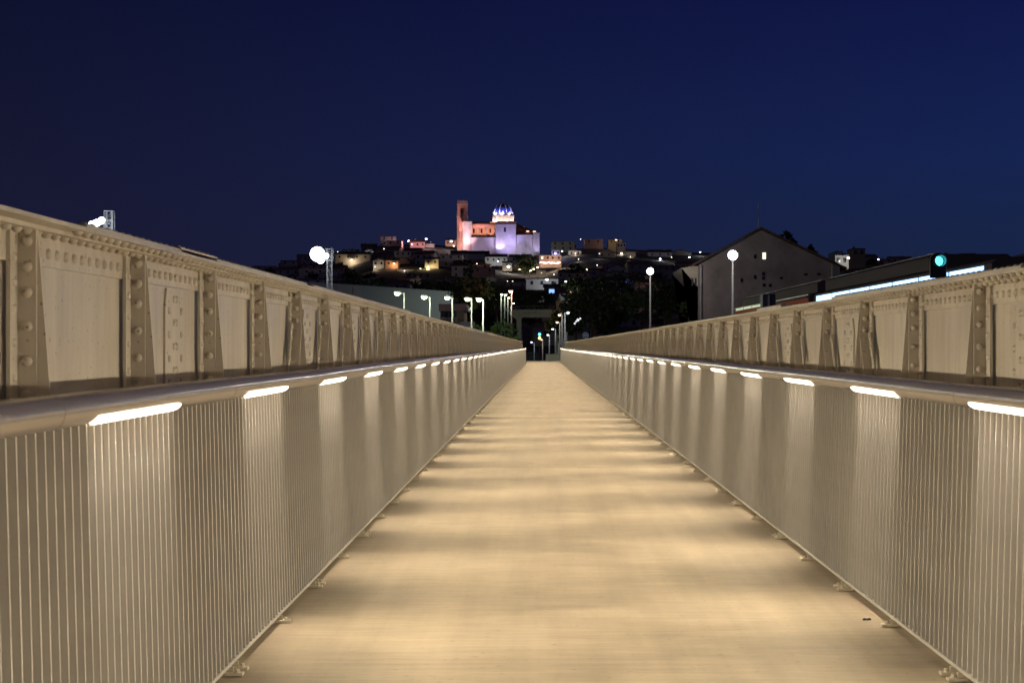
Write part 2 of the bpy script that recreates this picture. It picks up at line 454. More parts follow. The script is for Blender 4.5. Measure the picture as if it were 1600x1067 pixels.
# ------------------------------------------------------------------ riveted plate girders
SP = 1.28
def girder(sgn, xw, topz, cover, lab):
    t = thing("plate_girder", lab, "girder", (xw, 0, -0.4))
    def part(mb, name, m=M['paint']):
        o = mb.build(name, m, t); o.location = (-xw, 0, 0.4); return o
    X = lambda a: xw - sgn * a                # a = distance from the web towards the walk
    def bx(mb, a0, a1, y0, y1, z0, z1):
        x0, x1 = sorted((X(a0), X(a1))); mb.box(x0, x1, y0, y1, z0, z1)
    IN = (-sgn, 0, 0)
    tz = topz - 0.013                         # underside of the flange plate
    wz = tz - 0.0145
    wb = MB(); bx(wb, -0.006, 0.006, Y0, Y1, -0.55, wz + 0.002); part(wb, "web_plate")
    # flange angle: leg on the web with a row of rivets and leg under the flange
    fa = MB(); bx(fa, 0.0065, 0.020, Y0, Y1, wz - 0.098, wz); bx(fa, 0.0065, 0.098, Y0, Y1, wz + 0.0002, tz - 0.0005)
    y = Y0 + 0.05
    while y < 62:
        k = (y - 4.67) / SP; near = abs(k - round(k)) * SP
        if y > 2.5:
            n = 8 if y < 20 else 6
            if near > 0.06: fa.dome((X(0.020), y, wz - 0.056), IN, 0.0185, 0.8, n)
            fa.dome((X(0.060), y + 0.045, wz), (0, 0, -1), 0.0185, 0.85, n)
        y += 0.091
    part(fa, "flange_angle")
    bo = MB(); bx(bo, 0.0065, 0.020, Y0, Y1, -0.30, -0.20); bx(bo, -0.16, 0.16, Y0, Y1, -0.62, -0.555); part(bo, "bottom_flange")
    tf = MB(); bx(tf, -0.165, 0.165, Y0, Y1, tz, topz)
    y = Y0 + 0.09
    while y < 62:
        if y > 4.9: tf.dome((X(0.133), y, tz), (0, 0, -1), 0.0190, 0.9, 8 if y < 20 else 6)
        y += 0.091
    part(tf, "top_flange")
    for (c0, c1, th) in cover:
        cp = MB(); bx(cp, -0.150, 0.155, c0, c1, topz + 0.0005, topz + th)
        y = c0 + 0.06
        while y < min(c1, 62) - 0.03:
            for a in (0.125, -0.125): cp.dome((X(a), y, topz + th), (0, 0, 1), 0.0185, 0.7, 7)
            y += 0.091
        part(cp, "cover_plate")
    # stiffeners: angle plus tapered bracket plate
    rows = [tz - 0.06 - 0.0, ]
    def stiff(detail, brace):
        s = MB()
        # plate tapering outward to the bottom
        z1 = wz - 0.0005; z0 = -0.5
        pts = [(0.058, z1), (0.088, z1), (0.150, 0.9), (0.185, z0), (0.058, z0)]
        poly = [(-sgn * a, z) for a, z in pts]
        s.prism(poly, -0.004, 0.006)
        bxl = lambda a0, a1, y0, y1, z0_, z1_: s.box(min(-sgn*a0, -sgn*a1), max(-sgn*a0, -sgn*a1), y0, y1, z0_, z1_)
        bxl(0.0205, 0.088, -0.017, -0.0045, z0, z1)           # leg facing along the bridge
        bxl(0.0205, 0.033, -0.085, -0.0175, z0, z1)           # leg against the web
        if detail:
            z = z1 - 0.035; i = 0
            while z > 0.75:
                s.dome((-sgn * 0.060, -0.017, z), (0, -1, 0), 0.018, 0.75, 10)
                s.dome((-sgn * 0.033, -0.055, z - 0.05), IN, 0.014, 0.65, 8)
                z -= 0.078 if i < 2 else 0.105; i += 1
        return s
    def local(mb, name):
        return mb.mesh(name, M['paint'])
    s_hi = local(stiff(True, False), "stiffener"); s_lo = local(stiff(False, False), "stiffener")
    # inclined knee angle on the near side
    def knee(detail):
        s = MB(); zt = topz - 0.235; zb = 0.62
        def band(a0, a1, w0, w1, dy0, dy1):
            # runs down and towards the walker: y offset grows with depth
            def P(a, z, off):
                f = (zt - z) / (zt - 1.14)
                return (-sgn * a, -0.018 - 0.02 - 0.165 * f + off, z)
            s.hexa([P(a0, zb, dy0), P(a1, zb, dy0), P(a1, zb, dy1), P(a0, zb, dy1), P(a0, zt, dy0), P(a1, zt, dy0), P(a1, zt, dy1), P(a0, zt, dy1)])
        band(0.034, 0.100, 0, 0, 0.0, 0.011)
        band(0.0335, 0.045, 0, 0, -0.058, -0.0005)
        if detail:
            z = zt - 0.03; i = 0
            while z > 0.8:
                f = (zt - z) / (zt - 1.14); yb = -0.038 - 0.165 * f
                if i % 3 == 0: s.dome((-sgn * 0.070, yb, z - 0.02), (0, -1, 0), 0.017, 0.7, 8)
                s.dome((-sgn * 0.045, yb - 0.03, z), IN, 0.013, 0.65, 7)
                z -= 0.066; i += 1
        return local(s, "knee_brace")
    k_hi = knee(True); k_lo = knee(False)
    for k in range(-2, 97):
        y = 4.67 + SP * k
        share(s_hi if 2 < y < 40 else s_lo, "stiffener", t, (0, y, 0.4))
        if k >= 4: share(k_hi if y < 40 else k_lo, "knee_brace", t, (0, y, 0.4))
    # splice plates with staggered rivets, every second panel
    sp = MB(); z1 = wz - 0.105; z0 = -0.2
    def plate(dy0, dy1):
        a = [(0.0065, 0.016)]
        pts = [(dy0 + 0.03, z1), (dy1, z1), (dy1, z0), (dy0, z0), (dy0, z1 - 0.09)]
        n = len(pts)
        x0, x1 = -sgn * 0.0065, -sgn * 0.016
        vs = [(x0, p[0], p[1]) for p in pts] + [(x1, p[0], p[1]) for p in pts]
        fs = [tuple(range(n)), tuple(range(2*n-1, n-1, -1))] + [(i, i+n, (i+1)%n+n, (i+1)%n) for i in range(n)]
        if sgn < 0: fs = [f[::-1] for f in fs]
        sp.add(vs, fs)
    plate(-0.17, 0.17)
    z = z1 - 0.045; i = 0
    while z > 0.8:
        for yy in ((-0.025, 0.025) if i % 2 == 0 else (-0.11, 0.11)):
            sp.dome((-sgn * 0.016, yy, z), IN, 0.0175, 0.65, 8)
        z -= 0.052; i += 1
    sm_ = local(sp, "splice_plate")
    ys = [6.72] + [10.52 + 2.56 * i for i in range(46)]
    for y in ys:
        if y < Y1 - 1: share(sm_, "splice_plate", t, (0, y, 0.4))
    return t
girder(-1, -1.63, 1.734, [(4.95, 9.6, 0.013), (6.25, 6.95, 0.022), (9.9, 17.3, 0.012)], "beige riveted steel girder with bolted cover plates, beyond the left railing")
girder(1, 2.14, 1.672, [(6.3, 10.4, 0.013), (12.6, 14.0, 0.02)], "beige riveted steel girder rising beyond the right railing, the tram behind it")

# a dead leaf on the walk
lf = MB()
for (px_, py_, r_) in ((-0.012, 0.0, 0.010), (-0.003, 0.004, 0.008), (0.005, -0.001, 0.009), (0.013, 0.003, 0.010)):
    lf.dome((px_, py_, 0.0), (0, 0, 1), r_, 1.1, 9)
o = lf.build("dead_leaf", mat("rotten_leaf", (0.012, 0.008, 0.006), 0.8)); o.location = (1.61, 7.52, 0.0); tag(o, "small curled dark dead leaf lying on the walkway near the right railing", "leaf")

# ------------------------------------------------------------------ trees
def crown_mesh(seed, rx, ry, rz, nclump, per, leaf, m, name="crown"):
    r = random.Random(seed); mb = MB()
    for c in range(nclump):
        while True:
            p = Vector((r.uniform(-1,1), r.uniform(-1,1), r.uniform(-1,1)))
            if 0.25 < p.length < 1: break
        p = Vector((p.x * rx, p.y * ry, p.z * rz))
        cr = r.uniform(0.14, 0.30) * min(rx, rz)
        for i in range(per):
            q = p + Vector((r.gauss(0,1), r.gauss(0,1), r.gauss(0,0.8))) * cr * 0.6
            u = Vector((r.gauss(0,1), r.gauss(0,1), r.gauss(0,1))).normalized()
            v = u.cross(Vector((r.gauss(0,1), r.gauss(0,1), r.gauss(0,1)))).normalized()
            s = leaf * r.uniform(0.6, 1.3)
            mb.add([q - u*s, q - v*s*0.55, q + u*s, q + v*s*0.55], [(0,1,2,3)])
    return mb.mesh(name, m)
def trunk_mesh(seed, h, r0, spread, top):
    r = random.Random(seed); mb = MB()
    mb.tube((0,0,-0.3), (0.05*h*r.uniform(-1,1), 0, h), r0, r0*0.6, 10)
    for i in range(6):
        a = i * 1.05 + r.uniform(-0.3,0.3); z0 = h * r.uniform(0.6, 1.0)
        mb.tube((0,0,z0), (math.cos(a)*spread*r.uniform(0.5,0.9), math.sin(a)*spread*r.uniform(0.5,0.9), top*r.uniform(0.75,1.0)), r0*0.45, r0*0.1, 6)
    return mb.mesh("trunk", M['bark'])
TREES = []
for sd in range(4):
    cm = crown_mesh(sd + 10, 2.6, 2.6, 2.1, 60, 22, 0.26, M['leaf'])
    tm = trunk_mesh(sd, 2.0, 0.2, 1.8, 5.0)
    TREES.append((cm, tm))
CYP = crown_mesh(77, 0.75, 0.75, 3.2, 50, 26, 0.22, M['leaf'])
CYT = trunk_mesh(78, 1.0, 0.14, 0.4, 4.5)
def tree(x, y, z, s, lab, grp=None, k=0, cyp=False, leafm=None):
    t = thing("cypress_tree" if cyp else "leafy_tree", lab, "tree", (x, y, z), rnd.uniform(0, 6.28), grp)
    cm, tm = (CYP, CYT) if cyp else TREES[k % 4]
    if leafm:
        cm = cm.copy(); cm.materials[0] = leafm
    share(cm, "crown", t, (0, 0, (4.0 if not cyp else 3.8) * s), (0,0,0), (s, s, s))
    share(tm, "trunk", t, (0,0,0), (0,0,0), (s, s, s))
    return t

# ------------------------------------------------------------------ street furniture
def street_lamp(px, py, D, base, arm, m, lab, grp, r=0.09, head=0.30, pole_px=None, tilt=0.0, light=None, post=None, lcol=(0.86,1.0,0.70)):
    """column with a short arm and a flat lantern; px,py = lantern centre, arm = signed arm length"""
    x, y, z = at(px, py, D)
    xp = x - arm if pole_px is None else (pole_px - VX) / F * D
    t = thing("street_lamp", lab, "street lamp", (xp, D, base), 0, grp)
    H = z - base
    p = MB().tube((0,0,0), (0,0,H), r*1.15, r*0.75, 10); p.tube((0,0,0), (0,0,0.35), r*1.7, r*1.5, 10); p.build("pole", post or M['postl'], t)
    ax = x - xp
    MB().tube((0,0,H-0.05), (ax, -0.02, H+0.04), r*0.32, r*0.28, 8).build("arm", post or M['postl'], t)
    hx = head
    hd = MB().hexa([(ax-hx,-0.16,H+0.02),(ax+hx,-0.16,H+0.02),(ax+hx,0.16,H+0.0),(ax-hx,0.16,H+0.0),(ax-hx*0.7,-0.10,H+0.13),(ax+hx*0.7,-0.10,H+0.13),(ax+hx*0.7,0.12,H+0.13),(ax-hx*0.7,0.12,H+0.13)])
    hd.build("lantern", M['galv'], t)
    # bulging glass under and in front of the lantern
    b = MB()
    b.lathe((ax, -0.02, H - 0.012), [(0.02, -0.20*head/0.3), (hx*0.45, -0.17*head/0.3), (hx*0.72, -0.08*head/0.3), (hx*0.78, 0.02)], 14)
    b.build("lamp_glass", m, t)
    if light: lamp(t, "lamp_light", 'POINT', (ax*2.5, -1.3, H-0.5), lcol, light, 0.12)
    return t

# ------------------------------------------------------------------ railway side: tram, signal, cabinet
tx0 = 8.0
t = thing("tram", "long grey tram standing behind the right girder, front coach windows glowing blue", "tram", (tx0 + 1.2, 27, -1.2))
def tp(mb, name, m):
    o = mb.build(name, m, t); o.location = (-(tx0+1.2), -27, 1.2); return o
zt = EYE + 0.199 * tx0                        # roof line
zl = EYE + 0.181 * tx0                        # window heads
prof = [(tx0+0.02, -0.6), (tx0, 0.2), (tx0, zl+0.03), (tx0+0.06, zt-0.06), (tx0+0.25, zt-0.01), (tx0+1.2, zt+0.02), (tx0+2.15, zt-0.01), (tx0+2.34, zt-0.06), (tx0+2.4, zl+0.03), (tx0+2.4, 0.2), (tx0+2.38, -0.6)]
tp(MB().prism(prof, 27.0, 44.6), "coach_body", M['tram'])
tp(MB().prism(prof, 45.4, 63.0), "coach_body", M['tram'])
pg = [(tx0+0.15, -0.5), (tx0+0.12, zl), (tx0+0.4, zt-0.05), (tx0+2.0, zt-0.05), (tx0+2.25, zl), (tx0+2.25,-0.5)]
tp(MB().prism(pg, 44.6, 45.4), "gangway", M['dark'])
tp(MB().box(tx0-0.012, tx0-0.001, 27.4, 44.3, zl+0.005, zl+0.035), "window_trim", M['dark'])
tp(MB().box(tx0-0.012, tx0-0.001, 45.6, 62.8, zl+0.08, zl+0.105), "window_trim", M['whitep'])
for i in range(7):
    y0 = 27.5 + i*2.4
    tp(MB().box(tx0-0.010, tx0-0.001, y0, y0+2.28, 1.7, zl), "coach_window", M['tramwin'])
for i in range(7):
    y0 = 45.8 + i*2.4
    tp(MB().box(tx0-0.010, tx0-0.001, y0, y0+2.2, zl+0.0, zl+0.075), "coach_window", M['tailwin'] if i > 3 else M['tram'])
tp(MB().box(tx0-0.012, tx0-0.001, 45.5, 62.9, 1.0, zl-0.01), "colour_band", M['tramred'])
for y0, y1 in ((32.6, 44.4), (45.7, 62.5)):
    zf = EYE + 0.238 * (tx0 + 0.3)
    tp(MB().prism([(tx0+0.30, zt+0.025), (tx0+0.30, zf-0.08), (tx0+0.42, zf), (tx0+1.98, zf), (tx0+2.1, zf-0.08), (tx0+2.1, zt+0.025)], y0, y1), "roof_fairing", M['tram'])
    tp(MB().box(tx0+0.41, tx0+0.44, y0, y1, zf+0.002, zf+0.012), "fairing_trim", M['grey'])
for y0 in (30, 41, 48, 60):
    w_ = MB()
    for yy in (-0.9, 0.9): w_.tube((tx0+0.45, y0+yy, -0.8), (tx0+1.95, y0+yy, -0.8), 0.4, n=16)
    tp(w_, "wheel_set", M['dark'])
tb = MB().box(5.5, 13, -20, 160, -5.4, -1.4); tag(tb.build("track_bed", M['concrete']), kind="structure")
rl = MB()
for xx in (tx0+0.5, tx0+1.9): rl.box(xx-0.035, xx+0.035, -20, 160, -1.395, -1.22)
tag(rl.build("rails", M['dark']), kind="structure")

x, y, z = at(1466.5, 408, 27.0)
t = thing("railway_signal", "railway signal with glowing teal light in a round topped dark board beside the tram", "signal", (x, y, -1.4))
H = z + 1.4
b = MB(); pts = [(-0.145, -0.30), (0.145, -0.30), (0.145, 0.0)] + [(0.145*math.cos(R(a)), 0.02 + 0.13*math.sin(R(a))) for a in range(0, 181, 20)] + [(-0.145, 0.0)]
pts = [(px_, H + pz) for px_, pz in pts]
b.prism(pts, 0.03, 0.05); b.build("signal_board", M['dark'], t)
MB().tube((0, 0.09, 0), (0, 0.09, H+0.05), 0.035, 0.035, 10).build("pole", M['galv'], t)
rm = MB()
for i in range(3, len(pts)-1): rm.tube((pts[i][0], 0.028, pts[i][1]), (pts[i+1][0], 0.028, pts[i+1][1]), 0.006, n=6)
rm.tube((0.145,0.028,H-0.3), (0.145,0.028,H), 0.006, n=6); rm.tube((-0.145,0.028,H-0.3), (-0.145,0.028,H), 0.006, n=6)
rm.build("board_rim", M['galv'], t)
l_ = MB().lathe((0,0,0), [(0.001,-0.03),(0.06,-0.016),(0.085,0.02)], 20).build("signal_lens", M['teal'], t)
l_.rotation_euler = (R(-90), 0, 0); l_.location = (0, 0.0, H)
MB().tube((0,-0.16,H+0.0),(0,0.03,H), 0.098, 0.098, 20, caps=False).build("hood", M['dark'], t)

x, y, z = at(1202, 471, 26)
t = thing("trackside_cabinet", "narrow dark blue trackside cabinet with a pale vertical trim standing in front of the tram", "cabinet", (x, 26, -1.4))
MB().box(-0.11, 0.11, 0, 0.3, 0, EYE + (VY-459)/F*26 + 1.4).build("cabinet_body", mat("cabinet_blue", (0.05,0.06,0.10),0.5), t)
MB().box(-0.025, 0.005, -0.02, -0.001, 0.1, EYE + (VY-461)/F*26 + 1.4).build("trim_strip", M['galv'], t)

# ------------------------------------------------------------------ lamps left of the bridge
G1 = "slim street lamps in a row left of the bridge"
spec = [((621,458,632,120), "nearest and tallest lit street lamp of the left row, pale wall behind"),
        ((663,464,672,127), "second lit street lamp of the left row, at the end of the pale shed"),
        ((699,465,707,130), "third lit street lamp of the left row, in front of the salmon house"),
        ((730.5,467,737,133), "fourth lit street lamp of the left row, right of the salmon house"),
        ((748.5,468,755,135), "fifth lit street lamp of the left row, left of the green tree")]
for (px, py, pp, D), lb in spec:
    street_lamp(px, py, D, -3.2, 0, M['green_white'], lb, G1, r=0.085, head=0.30, pole_px=pp, light=900 if D == 135 else 450)
G2 = "distant street lamps beside the overpass"
for (px, py, pp, D), lb in [((784,460,783,230), "leftmost lamp of the far cluster above the overpass end"),
                            ((790,460.5,788.5,240), "second lamp of the far cluster above the overpass end"),
                            ((795,465,793.5,262), "short bright lamp in the far cluster, third from the left"),
                            ((802,474,799,300), "faint lamp at the right end of the far cluster")]:
    street_lamp(px, py, D, -3.2, 0, M['green_white'], lb, G2, r=0.13, head=0.26, pole_px=pp, light=2500 if D == 300 else 200)
street_lamp(798, 455, 250, -3.2, 0, M['pinkl'], "tall lamp glowing salmon above the far cluster of lamps", G2, r=0.10, head=0.42, pole_px=799.5, light=900, lcol=(1,0.5,0.35))

# ------------------------------------------------------------------ path lamps past the end of the bridge
G3 = "path lamps beyond the far end of the bridge"
pl = [(830.5,534.5,835,230,"coolsoft","farthest path lamp, arm to the left, low in the gap at the bridge end"),
      (845.5,530.5,848,216,"warm","second path lamp from the left in the gap at the bridge end"),
      (856.0,523,858.5,202,"coolsoft","third path lamp in the gap, between the teal signal and the arm lamp"),
      (863.5,514,868,188,"coolsoft","path lamp with a clear arm to the left at the right side of the gap"),
      (870.5,503.5,874.7,172,"warm","warm path lamp just left of the tallest two at the bridge end"),
      (874.0,492,878.3,157,"warm","second tallest path lamp, arm to the left, warm light"),
      (887.5,488.5,882.5,144,"coolsoft","tallest path lamp, arm to the right, white light")]
for px, py, pp, D, mm, lb in pl:
    z = at(px, py, D)[2]
    street_lamp(px, py, D, z - 5.2, 0, M[mm], lb, G3, r=0.10, head=0.17, pole_px=pp, light=60, lcol=(1,0.85,0.7) if mm == "warm" else (0.8,0.88,1.0))
for (px, py, D, rr), lb in [((884.3,519.5,146,0.13),"tallest pale round post at the right end of the bridge"),
                        ((879.6,528.5,147,0.10),"middle pale post at the right end of the bridge"),
                        ((873.5,537,148,0.12),"lowest pale post at the right end of the bridge")]:
    x, y, z = at(px, py, D)
    t = thing("steel_post", lb, "post", (x, D, -3.2), 0, "pale posts at the bridge end")
    MB().tube((0,0,0),(0,0,z+3.2), rr, rr, 12).build("shaft", M['postl'], t)
    MB().tube((0,0,z+3.2),(0,0,z+3.25), rr*1.25, rr*0.9, 12).build("cap", M['postl'], t)
x, y, z = at(843, 522.5, 175)
t = thing("traffic_signal", "far traffic signal showing teal over amber in the gap at the bridge end", "traffic light", (x, 175, -3.2))
MB().tube((0,0.1,0),(0,0.1,z+3.2), 0.05, n=10).build("pole", M['dark'], t)
MB().box(-0.17,0.17,0.0,0.2,z+3.2-0.75,z+3.2+0.35).build("signal_box", M['dark'], t)
for dz, mm in ((0.0,'teal'), (-0.42,'orange')):
    MB().tube((0,-0.05,z+3.2+dz),(0,-0.002,z+3.2+dz),0.13,0.16,16).build("signal_lens", M[mm], t)
t = thing("low_wall", "low cream wall across the landing at the far end of the bridge", "wall", (0.8, 143.5, -0.02))
MB().box(-0.33, 0.95, 0, 0.2, 0, 0.60).build("wall_body", M['cream'], t)
MB().box(-0.36, 0.98, -0.03, 0.23, 0.602, 0.66).build("coping", M['concrete'], t)
t = thing("metal_fence", "dark metal fence at the far left end of the bridge", "fence", (-0.8, 144, -0.02))
for i in range(8): MB().box(-0.6+i*0.16, -0.575+i*0.16, 0, 0.025, 0, 0.75).build("picket", M['dark'], t)
MB().box(-0.62, 0.57, -0.002, 0.028, 0.752, 0.79).build("top_rail", M['dark'], t)

# ------------------------------------------------------------------ two tall lamps right
for (px, py, D, s), lb in [((1145, 399, 145, 0.46), "brightest tall lamp with white glare in front of the big gabled house"),
                        ((1016, 424, 176, 0.40), "tall white lamp above the dark shrubs right of centre")]:
    x, y, z = at(px, py, D)
    t = thing("floodlight_pole", lb, "street lamp", (x, D, -3.2), 0, "tall white lamps right of the bridge")
    H = z + 3.2
    MB().tube((0,0.12,0),(0,0.12,H+0.1),0.14,0.085,12).build("pole", M['postl'], t)
    MB().tube((0,-0.02,H),(0,0.10,H),s*1.08,s*0.75,28).build("lamp_housing", M['galv'], t)
    o = MB().lathe((0,0,0), [(0.001,-0.16*s),(s*0.5,-0.13*s),(s*0.85,-0.05*s),(s*0.98,0.02)], 28).build("lamp_glass", M['cool'], t)
    o.rotation_euler = (R(-90),0,0); o.location = (0,-0.03,H)
    lamp(t, "lamp_light", 'POINT', (0, -4.0, H+1.0), (1.0,0.93,0.9), 1200 if px > 1100 else 900, 0.3)

# ------------------------------------------------------------------ floodlight masts left
def mast(px, py, D, wpx, lab, heads, small):
    x, y, z = at(px, py, D); k = D / F
    t = thing("floodlight_mast", lab, "floodlight mast", (x, D, -4.0), 0, "floodlight masts left of the bridge")
    H = z + 4.0; w2 = wpx * k / 2
    m = MB(); r = 0.035
    for sx in (-w2, w2):
        for sy in (-w2, w2): m.tube((sx,sy,0),(sx,sy,H+1.0),r,n=6)
    zz = 0.3; i = 0
    while zz < H+1.0:
        for sy in (-w2, w2):
            m.tube((-w2,sy,zz),(w2,sy,zz),r*0.7,n=5)
            m.tube((-w2 if i%2 else w2,sy,zz),(w2 if i%2 else -w2,sy,zz+0.6),r*0.5,n=5)
        zz += 0.6; i += 1
    m.build("lattice_column", M['galv'], t)
    c = MB(); cw = w2 * 1.5
    for a in (-cw, cw):
        for b in (-cw, cw): c.tube((a,b,H-0.4),(a,b,H+1.1),0.03,n=6)
    for zz in (H-0.4, H+0.3, H+1.1):
        for a in (-cw, cw): c.tube((a,-cw,zz),(a,cw,zz),0.03,n=6); c.tube((-cw,a,zz),(cw,a,zz),0.03,n=6)
    c.box(-cw, cw, -cw, cw, H-0.46, H-0.40)
    c.build("platform_cage", M['galv'], t)
    for (dx, dz, s, mm) in heads:
        hx, hz = dx*k, H + dz*k
        MB().tube((hx,-0.05,hz),(hx,0.12,hz),s*1.06,s*0.8,24).build("lamp_housing", M['galv'], t)
        o = MB().lathe((0,0,0), [(0.001,-0.2*s),(s*0.55,-0.16*s),(s*0.9,-0.05*s),(s*1.0,0.02)], 24).build("lamp_glass", M[mm], t)
        o.rotation_euler = (R(-90),0,0); o.location = (hx,-0.08,hz)
        MB().tube((hx,0.1,hz),(0,0.1,hz),0.05,n=6).build("bracket", M['galv'], t)
    lamp(t, "lamp_light", 'POINT', (heads[0][0]*k*1.5, -5.0, H-0.4), (0.88,0.93,1.0), 900, 0.3)
    return t
mast(515, 402, 200, 7.5, "tall lattice mast left of centre with a blinding white floodlight", [(-19, 5, 0.95, 'cool'), (-6, 2, 0.42, 'coolsoft'), (-14,-4,0.5,'cool')], None)
mast(171, 352, 120, 8.5, "nearer mast top showing over the left girder, white lamps beside its cage", [(-20, 3, 0.30, 'cool'), (-12, 7, 0.28, 'cool'), (-28, 2, 0.22, 'coolsoft'), (-22,-5,0.2,'cool')], None)

# ------------------------------------------------------------------ shed left
def quadwall(name, lab, cat, p0, p1, depth, z0, z1, m, roofm, parts=True, grp=None, overhang=0.3, rise=1.0):
    a = math.atan2(p1[1]-p0[1], p1[0]-p0[0]); L = math.dist(p0, p1)
    t = thing(name, lab, cat, (p0[0], p0[1], z0), a, grp)
    H = z1 - z0
    MB().box(0, L, 0, depth, 0, H).build("wall", m, t)
    o = overhang
    MB().prism([(-o, H+0.003), (L+o, H+0.003), (L+o, H+0.15), (L/2, H+rise*0.4+0.15), (-o, H+0.15)], -o, depth+o).build("roof", roofm, t)
    return t, L, H
p0 = at(300, 0, 232); p1 = at(708, 0, 305)
t, L, H = quadwall("storage_shed", "long pale grey blue shed wall behind the first two street lamps", "shed", (p0[0],p0[1]), (p1[0],p1[1]), 24, -3.2, 12.15, M['shed'], M['shed'], rise=0.1, overhang=0.05)
for i in range(9):
    MB().box(3+i*5.2, 3.12+i*5.2, -0.06, -0.002, 0.2, H-0.3).build("cladding_rib", M['shed'], t)
MB().box(L-9, L-4.5, -0.05, -0.002, 0, 4.6).build("shed_door", M['grey'], t)

# ------------------------------------------------------------------ salmon house behind the lamps
def windows(t, xs, zs, w, h, m=None, depth=0.0, name="window"):
    for x in xs:
        for z in zs:
            MB().box(x-w/2, x+w/2, -0.05-depth, -0.002-depth, z, z+h).build(name, m or M['glass'], t)
            MB().box(x-w/2-0.06, x+w/2+0.06, -0.10-depth, -0.003-depth, z-0.12, z-0.01).build("sill", M['white'], t)
D = 215; k = D / F
x0 = (688-VX)*k
t = thing("villa", "dark two storey villa with a salmon parapet behind the third street lamp", "house", (x0, D, -3.2))
zz = lambda py: EYE + (VY-py)*k + 3.2
MB().box(0, 37*k, 0, 9, 0, zz(486)).build("wall", M['ochre'], t)
MB().box(-0.2, 37*k+0.3, -0.35, 9.2, zz(486)+0.003, zz(475)).build("parapet", M['pink'], t)
MB().box(37*k+0.31, 44*k, 0.2, 5, zz(486.5), zz(481)).build("awning", M['grey'], t)
MB().box(24*k, 29*k, -1.5, -0.003, 0, zz(497)).build("porch_wall", M['pink'], t)
MB().box(30*k, 54*k, -1.2, -0.004, 0, zz(503)).build("garden_wall", M['white'], t)
windows(t, [6*k, 14*k, 20*k], [zz(496)], 0.9, 0.9)

# ------------------------------------------------------------------ overpass
D = 330; k = D/F
t = thing("overpass", "concrete overpass on a square column crossing behind the bridge end", "overpass", ((811-VX)*k, D, -3.2))
zz = lambda py: EYE + (VY-py)*k + 3.2
MB().box(-3.7*k, 3.7*k, -0.5, 0.6, -0.5, zz(496)).build("column", M['concrete'], t)
MB().box(56*k, 64*k, -0.5, 0.6, -0.5, zz(496)).build("column", M['concrete'], t)
MB().prism([(-15*k, zz(489)), (-15*k, zz(492)), (-3*k, zz(500)), (3.7*k, zz(500)), (5*k, zz(496.2)), (56*k, zz(496.2)), (64*k, zz(499)), (74*k, zz(492)), (74*k, zz(489))], -0.7, 0.8).build("cross_beam", M['concrete'], t)
MB().box(-17*k, 160*k, -1.2, 9, zz(488.8), zz(484)).build("road_slab", M['concrete'], t)
for i in range(30): MB().box((-16+i*5.8)*k, (-15.6+i*5.8)*k, -1.15, -1.1, zz(484)+0.003, zz(478.5)).build("parapet_post", M['dark'], t)
MB().box(-17*k, 160*k, -1.16, -1.09, zz(478.5)+0.003, zz(478)).build("parapet_rail", M['dark'], t)

# ------------------------------------------------------------------ gabled apartment house right
D = 178; k = D/F
X = lambda px: (px-VX)*k
Z = lambda py: EYE + (VY-py)*k
t = thing("apartment_house", "big brown gabled house behind the brightest lamp, one small window lit", "house", (X(1092), D, -3.2))
ox = X(1092)
P_ = lambda px, py: (X(px)-ox, Z(py)+3.2)
MB().prism([(0,0), P_(1092,412), P_(1188,359), P_(1312,417), (P_(1312,417)[0], 0)], 0, 14).build("wall", M['render'], t)
rf = MB()
rf.prism([P_(1084,415), P_(1188,357.6), P_(1188,354.6), P_(1084,411.6)], -0.5, 14.5)
rf.prism([P_(1188.05,357.6), P_(1322,420.5), P_(1322,418), P_(1188.05,354.6)], -0.5, 14.5)
rf.build("roof", M['roofd'], t)
for px, py, w_, h_, mm in [(1194,400,5,10,'litwin'),(1180,401,4,6,'glass'),(1180,433,4.5,6,'glass'),(1193,428,4.5,6,'glass'),(1193,434.5,4.5,6,'glass'),(1159,438,4,6,'glass'),(1221,434.5,5,3.5,'glass'),(1259,429,6,3.5,'glass'),(1279.5,428.5,6,3.5,'glass'),(1194,445.5,5,5,'glass'),(1203.5,446,5,5,'glass')]:
    a, b = P_(px,py)
    wdt, hgt = w_*k/2, h_*k/2
    o = MB().box(a-wdt, a+wdt, -0.04, -0.002, b-hgt, b+hgt).build("window", M[mm], t)
    MB().box(a-wdt-0.05, a+wdt+0.05, -0.09, -0.003, b-hgt-0.08, b-hgt-0.01).build("sill", M['render'], o)
MB().tube((0.25,-0.12,0),(0.25,-0.12,P_(1093,414)[1]),0.07,n=8).build("drain_pipe", M['grey'], t)
gx_ = P_(1300,0)[0]; MB().tube((gx_,-0.12,0),(gx_,-0.12,P_(1300,413)[1]),0.07,n=8).build("drain_pipe", M['grey'], t)
a_, b_ = P_(1150,383); MB().tube((a_+3.6,7,b_+1.0),(a_+3.6,7,b_+5.6),0.04,n=6).build("aerial_mast", M['grey'], t)
